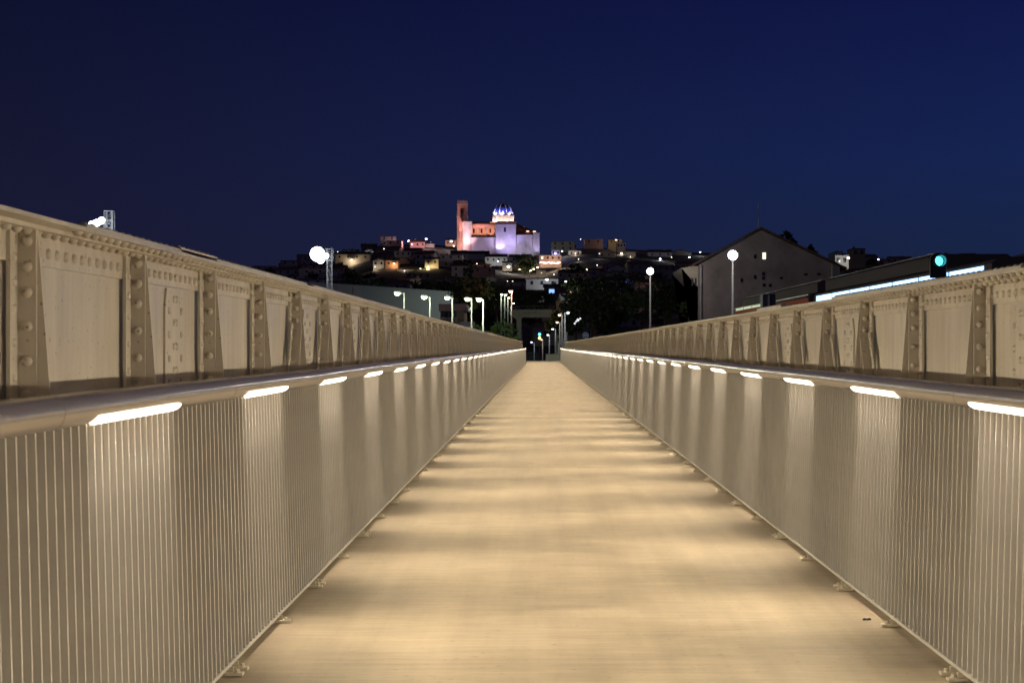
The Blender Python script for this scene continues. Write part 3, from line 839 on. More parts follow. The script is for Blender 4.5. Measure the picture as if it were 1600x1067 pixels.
# side wing with loggia towards the lamp
wx0, wx1 = X(1066)-ox, -0.003
MB().prism([(wx0+2.0,0),(wx0+2.0,P_(0,449)[1]),(wx0+0.2,P_(0,424)[1]),(wx0,P_(0,418)[1]),(wx1,P_(0,414)[1]),(wx1,0)], 1.0, 13).build("side_wing", M['cream'], t)
for a in (1083.0, 1088.0):
    aa = P_(a, 438)
    MB().box(aa[0]-0.09, aa[0]+0.09, 0.93, 0.998, P_(0,446)[1], P_(0,434)[1]).build("loggia_window", M['glass'], t)
ch_specs = [(1227,356,377,7),(1238,367,384,6),(1267,377,393,7)]
for i, (px, pt, pb, wp) in enumerate(ch_specs):      # slim cypresses beyond the roof
    DD_ = 215; x, y, z = at(px, pt, DD_)
    s = 1.25
    tree(x, DD_, z - 7.0*s, s, ["tallest dark cypress rising behind the gabled roof", "middle dark cypress behind the gabled roof", "right hand dark cypress standing alone behind the gabled roof"][i], "cypresses behind the gabled house", cyp=True)

# ------------------------------------------------------------------ hillside town
HERO = []    # (px0, px1, py_top, py_bottom, D) kept clear
def house(px0, px1, pyt, D, base, wallm, roofm, kind, lab, grp, depth=8, nwin=(2,1), lit=None, yaw=0.0, name="house"):
    k = D / F
    x0 = (px0-VX)*k; x1 = (px1-VX)*k; W = x1 - x0
    zt = EYE + (VY-pyt)*k
    H = max(zt - base, 2.2)
    cxm = (x0+x1)/2
    t = thing(name, lab, "house", (cxm, D, zt-H), yaw, grp)
    rise = 0.0
    if kind == 'gable':                       # ridge across the view
        rise = min(1.6, W*0.16); Hw = H - rise
        MB().box(-W/2, W/2, 0, depth, -1.5, Hw).build("wall", wallm, t)
        o = 0.25
        r = MB(); pts = [(-o, Hw-0.05), (depth/2, Hw+rise), (depth+o, Hw-0.05), (depth+o, Hw+0.12), (depth/2, Hw+rise+0.17), (-o, Hw+0.12)]
        n = 6; vs = [(-W/2-o, p[0], p[1]) for p in pts] + [(W/2+o, p[0], p[1]) for p in pts]
        # keep the tiles just above the wall top
        vs = [(a, b, c+0.06) for a, b, c in vs]
        r.add(vs, [tuple(range(n)), tuple(range(2*n-1,n-1,-1))] + [(i,i+n,(i+1)%n+n,(i+1)%n) for i in range(n)])
        ro = r.build("roof", roofm, t)
        g_ = MB(); g_.add([(-W/2,0.0,Hw),(-W/2,depth,Hw),(-W/2,depth/2,Hw+rise),(W/2,0.0,Hw),(W/2,depth,Hw),(W/2,depth/2,Hw+rise)], [(0,2,1),(3,4,5)])
        g_.build("gable_wall", wallm, t)
    elif kind == 'front':                     # gable end towards the view
        rise = min(2.0, W*0.2); Hw = H - rise
        MB().prism([(-W/2,-1.5),(W/2,-1.5),(W/2,Hw),(0,Hw+rise),(-W/2,Hw)], 0, depth).build("wall", wallm, t)
        o = 0.3; s = rise/(W/2)
        r = MB()
        r.prism([(-W/2-o,Hw-o*s+0.01),(0,Hw+rise+0.01),(0,Hw+rise+0.2),(-W/2-o,Hw-o*s+0.2)], -o, depth+o)
        r.prism([(0.001,Hw+rise+0.01),(W/2+o,Hw-o*s+0.01),(W/2+o,Hw-o*s+0.2),(0.001,Hw+rise+0.2)], -o, depth+o)
        ro = r.build("roof", roofm, t)
    else:
        Hw = H
        MB().box(-W/2, W/2, 0, depth, -1.5, Hw-0.35).build("wall", wallm, t)
        ro = MB().box(-W/2-0.12, W/2+0.12, -0.12, depth+0.12, Hw-0.347, Hw).build("roof", roofm if kind == 'flatd' else wallm, t)
    if rnd.random() < 0.6:
        a = rnd.uniform(-W*0.3, W*0.3); MB().box(a-0.3, a+0.3, depth*0.45, depth*0.45+0.6, Hw+rise*0.4, Hw+rise+0.9).build("chimney", wallm, ro)
    nx, nz = nwin
    for i in range(nx):
        for j in range(nz):
            xw_ = -W/2 + W*(i+0.5)/nx + rnd.uniform(-0.2,0.2); zw = Hw - 1.9 - j*2.8
            if zw < 0.1: continue
            mm = lit if (lit and i == 0 and j == 0) else M['glass']
            MB().box(xw_-0.45, xw_+0.45, -0.05, -0.002, zw, zw+1.2).build("window", mm, t)
    return t
WM = ['white','cream','pink','ochre','white','cream']
def hero(px0, px1, pyt, pyb, wm, rm, kind, lab, nwin=(3,1), lit=None, depth=9, D=None, yaw=0.0, grp=None, name="house"):
    pc = (px0+px1)/2
    if D is None: D = terr_y(pc, pyb)
    x = (pc-VX)/F*D
    base = EYE + (VY-pyb)/F*D
    HERO.append((px0-2, px1+2, pyt-2, pyb+3, D))
    return house(px0, px1, pyt, D, base, M[wm], M[rm], kind, lab, grp, depth, nwin, lit, yaw, name), D
def wall_lamp(px, py, D, m, power, col, lab, s=0.35, grp="lamps in the hillside town", light=True):
    x, y, z = at(px, py, D)
    t = thing("wall_lamp", lab, "lamp", (x, D, z), 0, grp)
    MB().lathe((0,0,-s*0.5), [(s*0.3,0),(s*0.9,s*0.3),(s*0.9,s*0.7),(s*0.3,s)], 12).build("lamp_bulb", m, t)
    MB().tube((0,0,s*0.5),(0,0,s*0.7),s*1.05,s*0.6,12).build("lamp_shade", M['dark'], t)
    if light: lamp(t, "lamp_light", 'POINT', (0,-0.6,-0.5), col, power, 0.3)
    HERO.append((px-3, px+3, py-3, py+3, D))
    return t
WC = (1.0,0.80,0.58); CC = (0.85,0.9,1.0); PC = (1.0,0.55,0.62)
hero(524, 578, 393, 416, 'cream','roofd','gable', "wide beige house with an oval lamp on its wall, just right of the floodlight mast", (4,1), depth=10)
D_ = HERO[-1][4]; wall_lamp(549.7, 406, D_-2.5, M['warm'], 900, WC, "oval warm lamp on the wide beige house right of the mast", 0.6)
hero(570, 583, 390.5, 396, 'white','white','front', "little white gable shining at the top of the left slope", (1,1), depth=6)
wall_lamp(576.5, 395.5, HERO[-1][4]-5, M['coolsoft'], 1200, CC, "white lamp before the little shining gable on the left slope", 0.3)
hero(583, 600, 404, 422, 'white','roofd','front', "pale narrow house right of the domed dark roof", (2,2))
wall_lamp(586, 417, HERO[-1][4]-4, M['warm'], 500, WC, "small warm lamp at the foot of the pale narrow house", 0.25)
hero(602, 622, 404, 421, 'ochre','roofd','gable', "ochre house carrying an orange lamp in the middle of the left slope", (2,1))
wall_lamp(615.6, 412, HERO[-1][4]-2, M['warm'], 900, (1,0.5,0.25), "orange lamp on the ochre house of the left slope", 0.5)
hero(621, 645, 421.5, 425, 'cream','cream','flat', "long low terrace wall lit at one end under the ochre house", (0,0), depth=5)
wall_lamp(632, 423, HERO[-1][4]-3, M['coolsoft'], 500, WC, "lamp over the long low terrace wall", 0.3)
hero(641, 664, 375, 384, 'pink','roof','gable', "rosy ridge top house at the left of the church", (3,1), D=905)
wall_lamp(638.5, 376.5, 895, M['pinkl'], 2500, PC, "pink lamp at the left end of the rosy ridge houses", 0.6)
wall_lamp(666, 373.5, 895, M['coolsoft'], 3500, PC, "white pink lamp standing above the rosy ridge houses", 0.75)
hero(665, 678, 379, 384.5, 'white','roofd','gable', "small white ridge house under the white pink lamp", (2,1), D=908)
hero(696, 713, 373, 381, 'ochre','roofd','gable', "house at the foot of the bell tower with a bluish white lamp", (2,1), D=912)
wall_lamp(705, 377, 900, M['coolsoft'], 1500, CC, "bluish white lamp at the foot of the bell tower", 0.8)
wall_lamp(709, 384, 880, M['warm'], 700, WC, "dim warm lamp just below the bell tower", 0.4)
hero(664, 685, 402, 420, 'cream','roofd','gable', "tall cream house washed by yellow light on the slope below the rosy houses", (2,2))
wall_lamp(669, 417.5, HERO[-1][4]-4, M['warm'], 2500, (1.0,0.75,0.35), "yellow lamp at the foot of the tall cream house", 0.45)
hero(683, 703, 437, 441, 'cream','cream','flat', "pale slab roofed terrace, left one of two below the town centre", (0,0), depth=5)
hero(698, 719, 440.5, 444, 'cream','cream','flat', "pale slab roofed terrace, right one of two below the town centre", (0,0), depth=5)
wall_lamp(700, 443, HERO[-1][4]-4, M['warm'], 500, WC, "small lamp between the two pale terraces", 0.2)
hero(760, 776, 434, 440, 'white','roofd','flat', "small plain grey block low on the slope under the church", (0,0), depth=6)
wall_lamp(768, 444, HERO[-1][4]-9, M['coolsoft'], 500, CC, "faint lamp before the small grey block", 0.15)
for i, (a, b, pt, pb, lb) in enumerate([(704,728,391.5,398,"left"),(727,764,392,402,"middle"),(758,792,397,411,"right")]):
    hero(a, b, pt, pb, 'white','roofd','gable', f"{lb} house of the pale row directly below the church", (4,1), D=850-18*i, depth=8)
wall_lamp(778, 408, 806, M['coolsoft'], 1200, CC, "white lamp on the right end of the pale row below the church", 0.4)
hero(785, 800, 408, 419, 'cream','roofd','gable', "small house behind the bright square lamp below the transept", (1,1), D=800)
wall_lamp(794.5, 416.5, 792, M['coolsoft'], 2500, (1,0.85,0.7), "bright square lamp below the church transept", 0.95)
wall_lamp(811, 415, 786, M['coolsoft'], 1200, CC, "upper lamp of the pair left of the church trees", 0.55)
wall_lamp(811.8, 421, 780, M['warm'], 300, WC, "lower lamp of the pair left of the church trees", 0.4)
wall_lamp(829, 423, 770, M['warm'], 500, WC, "lowest of three warm lamps climbing below the restaurant", 0.5)
wall_lamp(834, 420.5, 775, M['warm'], 500, WC, "middle of three warm lamps climbing below the restaurant", 0.5)
wall_lamp(840, 417.8, 780, M['warm'], 500, WC, "highest of three warm lamps climbing below the restaurant", 0.55)
hero(838, 853, 423, 426, 'white','white','flat', "thin lit terrace edge right of the three climbing lamps", (0,0), D=765, depth=4)
wall_lamp(846, 426.5, 758, M['warm'], 400, WC, "small lamp under the thin terrace edge", 0.2)
# restaurant terrace
hero(843, 877, 399, 414, 'pink','roofd','flat', "rosy restaurant with a row of bright terrace lights beside the church", (4,1), M['litwin'], D=800, depth=9, name="restaurant")
k = 795/F
t = thing("light_chain", "string of warm bulbs along the restaurant terrace", "light string", at(843, 410, 794))
wv = MB().tube((0,0,0.25),(33*k,0,0.25),0.03,n=5); wv.build("cable", M['dark'], t)
for i in range(12):
    MB().lathe((i*2.75*k+0.4, 0, rnd.uniform(-0.5,0.15)), [(0.1,-0.35),(0.32,-0.1),(0.32,0.1),(0.1,0.25)], 8).build("bulb", M['warm'], t)
for i in range(3): lamp(t, "lamp_light", 'POINT', (2+i*4,-1.0,-0.2), WC, 1200, 0.3)
hero(862, 875, 391, 398, 'white','roofd','flat', "small block glowing violet right of the church", (2,1), D=850)
wall_lamp(867.5, 396, 843, M['coolsoft'], 2200, (0.5,0.45,1.0), "violet white lamp on the small block right of the church", 0.55)
wall_lamp(878.3, 392.5, 860, M['coolsoft'], 800, CC, "single white lamp right of the violet block", 0.5)
hero(888, 908, 392, 397, 'white','roofd','flat', "whitish lit wall of a long low house on the ridge right of the church", (2,1), D=870)
wall_lamp(899, 396, 862, M['warm'], 1000, WC, "lamp before the whitish ridge wall", 0.25)
wall_lamp(904, 405, 820, M['warm'], 300, WC, "dim lamp on the slope under the whitish ridge wall", 0.3)
hero(822, 872, 436, 444, 'white','grey','flat', "low wide white building with a very bright porch, under the church trees", (3,1), D=520, depth=10, name="villa")
wall_lamp(854.5, 437, 513, M['coolsoft'], 700, CC, "very bright lamp at the porch of the low white building", 0.55)
wall_lamp(884, 440, 510, M['coolsoft'], 500, (0.6,0.8,1), "blue white lamp right of the low white building", 0.4)
wall_lamp(898, 444, 500, M['warm'], 300, WC, "slanting small warm lamp, upper of two on the dark slope", 0.3)
wall_lamp(892, 456.3, 470, M['pinkl'], 200, PC, "small pinkish lamp, lower of two on the dark slope", 0.28)
wall_lamp(865.5, 429, 560, M['coolsoft'], 60, CC, "tiny dim lamp on the dark gable", 0.2)
hero(850, 874, 444, 468, 'ochre','roofd','gable', "dark house with one window glowing blue near the middle", (2,1), None, D=430, depth=8)
o_ = at(862, 455, 429.6); t = HERO and COL.objects[-1]
tt = [o for o in COL.objects if o.get("label") == "dark house with one window glowing blue near the middle"][0]
MB().box(o_[0]-tt.location.x-0.75, o_[0]-tt.location.x+0.75, -0.12, -0.06, o_[2]-tt.location.z-0.55, o_[2]-tt.location.z+0.55).build("window", M['bluewin'], tt)
hero(869, 884, 470, 486, 'ochre','roofd','flat', "small orange lit wall left of the path lamps", (0,0), D=330, depth=6)
wall_lamp(877, 490, 322, M['orange'], 60, (1,0.45,0.15), "dim orange lamp under the small lit wall", 0.12)
# ridge right
hero(913, 942, 374, 386, 'pink','roofd','flat', "blunt square house on the ridge, the highest right of the church", (2,1), D=925)
hero(950, 972, 374, 388, 'ochre','roofd','flatd', "house on the right ridge with a shining flat roof end", (2,1), D=925)
wall_lamp(962.5, 375, 915, M['warm'], 900, WC, "lamp on the shining flat roof of the right ridge", 0.5)
hero(964, 978, 380, 392, 'cream','roofd','flat', "cream house with tall windows below the shining flat roof", (3,1), D=900)
wall_lamp(970.5, 395.5, 880, M['warm'], 900, WC, "warm lamp below the cream house on the right ridge", 0.5)
hero(973, 993, 394, 400, 'cream','roofd','flat', "long cream wall right of the warm ridge lamp", (0,0), D=875)
wall_lamp(985, 401, 865, M['warm'], 900, WC, "small lamp at the foot of the long cream wall", 0.2)
hero(1012, 1050, 390, 401, 'white','roofd','gable', "pale wide house on the ridge above the second tall lamp", (3,1), D=890)
wall_lamp(1031.5, 404.5, 860, M['coolsoft'], 1200, CC, "white lamp below the pale wide ridge house", 0.6)
wall_lamp(1077, 402, 850, M['coolsoft'], 900, CC, "white lamp at the left edge of the gabled house", 0.55)
wall_lamp(1094, 394, 900, M['coolsoft'], 500, CC, "small white lamp over the left roof edge of the gabled house", 0.45)
hero(995, 1034, 436, 447, 'pink','roofd','gable', "rose coloured house under the second tall lamp", (2,1), D=330, depth=9)
hero(994, 1069, 455, 466, 'cream','roofd','gable', "long beige garden building under the second tall lamp", (0,0), D=260, depth=7)
wall_lamp(1010, 449, 322, M['warm'], 150, PC, "dim lamp before the rose coloured house", 0.12)
hero(1305, 1326, 399, 412, 'cream','roofd','flat', "small cream house with a round white lamp at its right corner", (2,1), D=420, depth=8)
wall_lamp(1325.5, 403, 415, M['coolsoft'], 900, CC, "round white lamp at the corner of the small cream house", 0.42)
hero(1333, 1352, 388, 412, 'ochre','roofd','flatd', "dark square house top right of the small cream house", (2,1), D=480)
wall_lamp(1372.5, 405.5, 450, M['coolsoft'], 60, CC, "lone tiny white lamp among the dark roofs at the right", 0.3)
wall_lamp(1487, 412, 350, M['coolsoft'], 60, CC, "tiny white lamp just right of the railway signal", 0.16)
# grey roof at the far right edge
D = 60; k = D/F
t = thing("station_canopy", "low grey sloping roof edge at the far right above the girder", "canopy", ((1640-VX)*k, D, -1.4))
zz = lambda py: EYE + (VY-py)*k + 1.4
MB().prism([(-95*k, zz(418)), (90*k, zz(372)), (90*k, zz(366)), (-95*k, zz(415))], 0, 5).build("roof", M['render'], t)
for a in (-60, 0, 60): MB().tube((a*k, 2.5, 0), (a*k, 2.5, zz(418-(a+95)*0.25)), 0.09, n=8).build("column", M['grey'], t)

# round blue sign and lamp specks at right of the gap
x, y, z = at(915, 524, 150)
t = thing("round_sign", "round blue road sign with a white rim, low beside the right girder", "sign", (x, 150, -3.2))
MB().tube((0,0.05,0),(0,0.05,z+3.2),0.035,n=8).build("pole", M['galv'], t)
MB().tube((0,-0.01,z+3.2),(0,0.012,z+3.2),0.30,0.30,24).build("sign_rim", M['whitep'], t)
MB().tube((0,-0.02,z+3.2),(0,-0.011,z+3.2),0.25,0.25,24).build("sign_face", M['bluesign'], t)
MB().box(-0.16,0.16,-0.026,-0.0205,z+3.2-0.035,z+3.2+0.035).build("sign_mark", M['whitep'], t)
D = 170; k = D/F
t = thing("lamp_rack", "slanting rack of four tiny white lamps right of the path lamps", "lamp", at(902, 501, D))
MB().tube((-5*k,0.05,-5*k),(5*k,0.05,4*k),0.03,n=6).build("rail", M['dark'], t)
for dx, dz, s in [(4.5,3.2,0.10),(1,1,0.15),(-1.8,-1.5,0.09),(-4,-4.5,0.10)]:
    MB().tube((dx*k,-0.06,dz*k),(dx*k,0.0,dz*k),s*0.8,s,12).build("bulb", emit("dim_cool_bulb", (0.9,0.93,1), 1.2), t)
x, y, z = at(978, 439, 300)
t = thing("blue_sign", "small dim blue lit shop sign left of the second tall lamp", "sign", (x, 300, -3.2))
MB().box(-0.06,0.06,0.03,0.15,0,z+3.2).build("pole", M['dark'], t)
MB().box(-0.6,0.6,-0.1,0.02,z+2.85,z+3.6).build("sign_panel", emit("dim_blue", (0.10,0.16,0.6), 0.35), t)

for px, py, D, mm, pw, cl, lb in [
    (527.5,393.5,560,'coolsoft',120,CC,"tiny white lamp at the left roof edge of the wide beige house"),
    (583,444,430,'coolsoft',60,(0.5,0.6,1.0),"tiny bluish lamp just over the roof of the pale shed"),
    (907,374,930,'warm',200,PC,"tiny lamp on the ridge left of the blunt square house"),
    (936.5,396.5,830,'coolsoft',250,CC,"small white lamp below the blunt square ridge house"),
    (933,414.5,700,'coolsoft',60,CC,"tiny dim lamp alone on the slope left of the second tall lamp"),
    (793,439.5,470,'warm',40,WC,"left one of two dim specks over the far lamp cluster"),
    (801,439.5,470,'warm',40,WC,"right one of two dim specks over the far lamp cluster"),
    (837,410.5,790,'coolsoft',150,CC,"small lamp at the right edge of the church trees"),
    (833,406,800,'warm',120,WC,"faint lamp inside the church trees"),
    (657,420,640,'warm',300,WC,"dim lamp left of the tall cream house"),
    (600,389,800,'warm',350,WC,"faint lamp near the top of the left slope"),
    (1049,402,840,'warm',250,WC,"faint lamp on the right ridge between two white ones"),
    (917,421,640,'warm',200,WC,"faint yellow lamp on the dark slope right of the dark gable"),
    (745,412,700,'warm',350,WC,"faint lamp on the slope under the middle of the church")]:
    wall_lamp(px, py, D, M[mm], pw, cl, lb, 0.28 if D > 600 else 0.16)
# ordinary dark houses filling the slope
G = "dark houses packed on the hillside"
kinds = ['gable','front','flat','gable','flatd']
LBL = {'gable':"side pitched roof", 'front':"gable front", 'flat':"pale flat roof", 'flatd':"dark flat roof"}
def region(u, D):
    r_ = "behind the floodlight mast" if u < 560 else "left of the church" if u < 700 else "below the church" if u < 860 else "right of the church" if u < 960 else "behind the second tall lamp" if u < 1080 else "beyond the tram roof"
    return r_ + (", near the ridge" if D > 790 else ", halfway up the hill" if D > 600 else ", low on the hill")
WN = {'white':"white", 'cream':"cream", 'pink':"rose", 'ochre':"ochre"}
def clear_of(px0, px1, pyt, D):
    for (a, b, t_, b_, DH) in HERO:
        if px1 > a and px0 < b and D < DH + 12 and pyt < (b_ - 0.4*(b_-t_) if b - a > 9 else b_): 
            if D < DH: return False
            if abs(D - DH) < 14: return False
    return True
# church keep-clear
HERO.append((708, 848, 305, 398, 900))
nh = 0
for D in [905, 885, 865, 843, 820, 796, 772, 748, 722, 696, 668, 640, 612, 584, 556, 528, 500, 472, 444, 416, 388]:
    u = 395 + rnd.uniform(0, 20)
    while u < 1500:
        W = rnd.uniform(8, 15); wpx = W * F / D
        Hh = rnd.choice([3.4, 4.2, 5.0, 6.5])
        x = (u + wpx/2 - VX)/F*D; Dj = D + rnd.uniform(-8, 8)
        b = terrain(x, Dj)
        pyt = VY - (b + Hh - EYE)*F/Dj
        dens = 0.97 if D > 600 else 0.75
        if 1075 < u < 1290: dens = 0.0
        if rnd.random() < dens and clear_of(u-1, u+wpx+1, pyt-1, Dj) and nh < 290 and not (690 < u < 850 and D > 860):
            kd = rnd.choice(kinds)
            wn = rnd.choice(WM)
            house(u, u+wpx, pyt, Dj, b, M[wn], M[rnd.choice(['roof','roofd'])], kd, "unlit " + WN[wn] + " house with " + LBL[kd] + " " + region(u+wpx/2, Dj), G, rnd.uniform(7,10), (rnd.choice([2,3]), 1 if Hh < 6 else 2), None, rnd.uniform(-0.35,0.35))
            nh += 1
        u += wpx * rnd.uniform(1.0, 1.25)
print("houses", nh)
# a few trees on the slope
GT = "dark trees scattered through the hillside town"
nt_ = 0
for i in range(400):
    D = rnd.uniform(360, 900); u = rnd.uniform(395, 1500); x = (u-VX)/F*D; s = rnd.uniform(0.8, 1.5)
    b = terrain(x, D); pyt = VY - (b + 6*s - EYE)*F/D; wpx = 2.6*s*F/D
    if 1075 < u < 1290: continue
    if D < 470 or rnd.random() < 0.16:
        if clear_of(u-wpx, u+wpx, pyt, D) and nt_ < 85 and not (700 < u < 850 and D > 850):
            tree(x, D, b, s, "dark bushy tree among the houses " + region(u, D), GT, i); nt_ += 1
print("trees", nt_)
for i, (px, py, s) in enumerate([(815,409,1.3),(824,413,1.2),(831,410,1.1),(819,420,1.2),(827,419,1.0)]):
    D = 800 - i*6; x, y, z = at(px, py, D)
    tree(x, D, z-4.0*s, s*1.2, ["left tree of the clump under the church apse","middle tree of the clump under the church apse","right tree of the clump under the church apse","lower left tree of the clump under the church apse","lower right tree of the clump under the church apse"][i], "trees under the church", i)
# low dark trees between the river and the town
GN = "dark trees on the flat land before the town"
GL = ["dark tree above the left end of the pale shed", "dark tree above the middle of the pale shed", "dark tree behind the salmon villa", "tall dark tree behind the fifth street lamp",
      "dark tree right of the salmon villa roof", "dark tree behind the far lamp cluster", "dark tree above the right end of the pale shed", "dark tree just right of the tallest path lamp",
      "dark tree between the path lamps and the second tall lamp", "dark tree left of the second tall lamp", "low dark shrub above the round blue sign", "low dark shrub left of the second tall lamp's pole",
      "low dark shrub at the left of the second tall lamp's pole foot", "low dark shrub at the right of the second tall lamp's pole", "dark tree at the left corner of the gabled house",
      "low dark shrub in front of the gabled house's left wing", "dark tree behind the tallest path lamp", "dark tree behind the short path lamps", "dark tree behind the overpass slab, right side",
      "dark tree behind the overpass slab, left side", "dark tree between the pale shed and the salmon villa"]
for i, (px, py, D, s) in enumerate([(560,450,320,1.6),(590,455,330,1.5),(720,455,340,1.7),(755,458,335,1.8),(735,470,260,1.4),(775,478,290,1.2),(660,452,330,1.5),
                                    (905,470,300,1.5),(930,478,270,1.5),(955,470,290,1.6),(925,500,210,1.3),(960,500,215,1.3),(1000,486,200,1.1),(1040,484,205,1.2),(1070,478,210,1.2),(1100,492,190,1.1),
                                    (900,505,230,1.2),(880,515,250,1.1),(845,470,360,1.7),(820,468,365,1.6),(690,452,345,1.4)]):
    x, y, z = at(px, py, D)
    tree(x, D, max(-3.2, z-3.0*s), s*(0.75 if D > 300 else 1.0), GL[i], GN, i)
x, y, z = at(772, 508, 175)
tree(x*150/175, 150, -3.2, 1.1, "green lit leafy tree between the left lamps and the overpass column", None, 1, leafm=M['leafg'])
x, y, z = at(1030, 492, 168)
tree(x, 168, -3.2, 1.0, "sparse shrub catching light below the second tall lamp", None, 2, leafm=M['leaf'])

# ------------------------------------------------------------------ church
D = 900.0; k = D/F
ORX, ORZ = 780, 402
t = thing("church", "floodlit church with a blue tiled dome and a square bell tower crowning the hill", "church", at(ORX, ORZ, D))
X = lambda px: (px-ORX)*k
Z = lambda py: (ORZ-py)*k
def cb(px0, px1, pt, pb, y0, y1): return MB().box(X(px0), X(px1), y0, y1, Z(pb), Z(pt))
# nave and aisle
cb(736, 774, 349.5, 405, 6, 24).build("nave_wall", M['brick'], t)
cb(736.5, 774.5, 371.5, 410, 0, 5.99).build("aisle_wall", M['stone'], t)
r = MB(); r.prism([(X(735.5), 0), (X(735.5), 0.1), (X(735.6), 0.1)], 0, 0.1)
r = MB(); zz0, zz1 = Z(371.4), Z(366.5)
r.hexa([(X(736),-0.4,zz0),(X(775),-0.4,zz0),(X(775),5.98,zz1),(X(736),5.98,zz1),(X(736),-0.4,zz0+0.3),(X(775),-0.4,zz0+0.3),(X(775),5.98,zz1+0.3),(X(736),5.98,zz1+0.3)])
r.build("aisle_roof", M['roofd'], t)
MB().box(X(736), X(775), -0.55, -0.41, Z(372.5), Z(371.0)).build("cornice", M['stone'], t)
r = MB(); n_ = 3
r.hexa([(X(735.5),5.2,Z(349.4)),(X(807),5.2,Z(349.4)),(X(807),15,Z(344.0)),(X(735.5),15,Z(344.0)),(X(735.5),5.2,Z(348.6)),(X(807),5.2,Z(348.6)),(X(807),15,Z(343.2)),(X(735.5),15,Z(343.2))])
r.hexa([(X(735.5),15.01,Z(344.0)),(X(807),15.01,Z(344.0)),(X(807),25,Z(349.4)),(X(735.5),25,Z(349.4)),(X(735.5),15.01,Z(343.2)),(X(807),15.01,Z(343.2)),(X(807),25,Z(348.6)),(X(735.5),25,Z(348.6))])
r.build("nave_roof", M['roof'], t)
for px in (739.5, 752.0, 765.5):
    MB().box(X(px-1.4), X(px+1.4), 5.93, 5.998, Z(363), Z(356)).build("window", M['glass'], t)
for px in (746.8, 760.0, 772.8):              # flying buttresses
    MB().add([(X(px-0.9),5.97,Z(354)),(X(px+0.9),5.97,Z(354)),(X(px+0.9),1.2,Z(370)),(X(px-0.9),1.2,Z(370)),(X(px-0.9),5.97,Z(359)),(X(px+0.9),5.97,Z(359)),(X(px+0.9),2.6,Z(371)),(X(px-0.9),2.6,Z(371))],
             [(0,3,2,1),(4,5,6,7),(0,1,5,4),(1,2,6,5),(2,3,7,6),(3,0,4,7)]).build("buttress", M['stone'], t)
# transept
cb(774.6, 806, 351.4, 412, -2, 30).build("transept_wall", M['stone'], t)
MB().box(X(774), X(806.6), -2.25, -2.002, Z(352.6), Z(351.2)).build("cornice", M['stone'], t)
MB().box(X(787.3), X(790.8), -2.06, -2.003, Z(363), Z(356)).build("window", M['glass'], t)
r = MB(); r.prism([(X(773.5),Z(351.1)),(X(807.2),Z(351.1)),(X(803),Z(346.2)),(X(777),Z(346.2))], -2.3, 30.4); r.build("transept_roof", M['roof'], t)
# chapel with rounded front at the left
MB().lathe((X(729.7), 3.0, Z(408)), [(7.4*k,0),(7.4*k,Z(347)-Z(408)),(7.7*k,Z(347)-Z(408)),(7.7*k,Z(345.4)-Z(408)),(0.3,Z(343.8)-Z(408))], 20).build("round_chapel", M['stone'], t)
# bell tower
cb(712.8, 729.3, 337, 408, 9, 15.5).build("tower_shaft", M['brick'], t)
MB().box(X(712.2), X(730), 8.8, 15.7, Z(336.9), Z(335.6)).build("string_course", M['stone'], t)
b = MB()
for a0, a1 in ((713.2,718.0),(723.8,728.9)): b.box(X(a0), X(a1), 9.1, 15.4, Z(335.5), Z(317.2))
b.box(X(718.0), X(723.8), 9.15, 9.55, Z(335.5), Z(333.0)); b.box(X(718.0), X(723.8), 9.1, 15.4, Z(322.5), Z(317.2))
b.box(X(718.0), X(723.8), 12.5, 15.35, Z(335.5), Z(322.5))
b.build("belfry", M['brick'], t)
MB().lathe((X(720.9), 10.8, Z(331.5)), [(0.75,0),(0.62,0.3),(0.45,1.0),(0.2,1.3),(0.05,1.35)], 14).build("bell", M['grey'], t)
MB().box(X(712.6), X(729.6), 8.8, 15.7, Z(317.1), Z(315.6)).build("cornice", M['stone'], t)
MB().box(X(713.4), X(728.8), 9.1, 15.4, Z(315.5), Z(312.0)).build("parapet", M['brick'], t)
for a in (714.3, 719, 723.5, 727.9): MB().box(X(a-0.5), X(a+0.5), 9.1, 9.5, Z(311.9), Z(310.4)).build("merlon", M['brick'], t)
# facade strip between tower and chapel
MB().prism([(X(717.5),Z(408)),(X(722.4),Z(408)),(X(722.4),Z(347)),(X(717.5),Z(338.5))], 5.0, 8.98).build("facade_wall", M['brick'], t)
# right chapel and edge pilaster, low hipped roof
cb(806.05, 833, 367.5, 412, -0.8, 26).build("apse_wall", M['stone'], t)
MB().box(X(806.1), X(833), -1.1, -0.802, Z(368.6), Z(367.2)).build("cornice", M['stone'], t)
cb(833.05, 843, 364.6, 412, -2.2, 24).build("corner_pier", M['stone'], t)
MB().box(X(832.5), X(843.6), -2.5, -2.203, Z(366), Z(364.3)).build("cornice", M['stone'], t)
r = MB(); A = [(X(806.2),-1.0,Z(367.1)),(X(843),-1.0,Z(364.2)),(X(843),24,Z(364.2)),(X(806.2),24,Z(367.1)),(X(806.2),11,Z(346.5)),(X(816),11,Z(351)),(X(816),13,Z(351)),(X(806.2),13,Z(346.5))]
r.hexa(A); r.build("apse_roof", M['roof'], t)
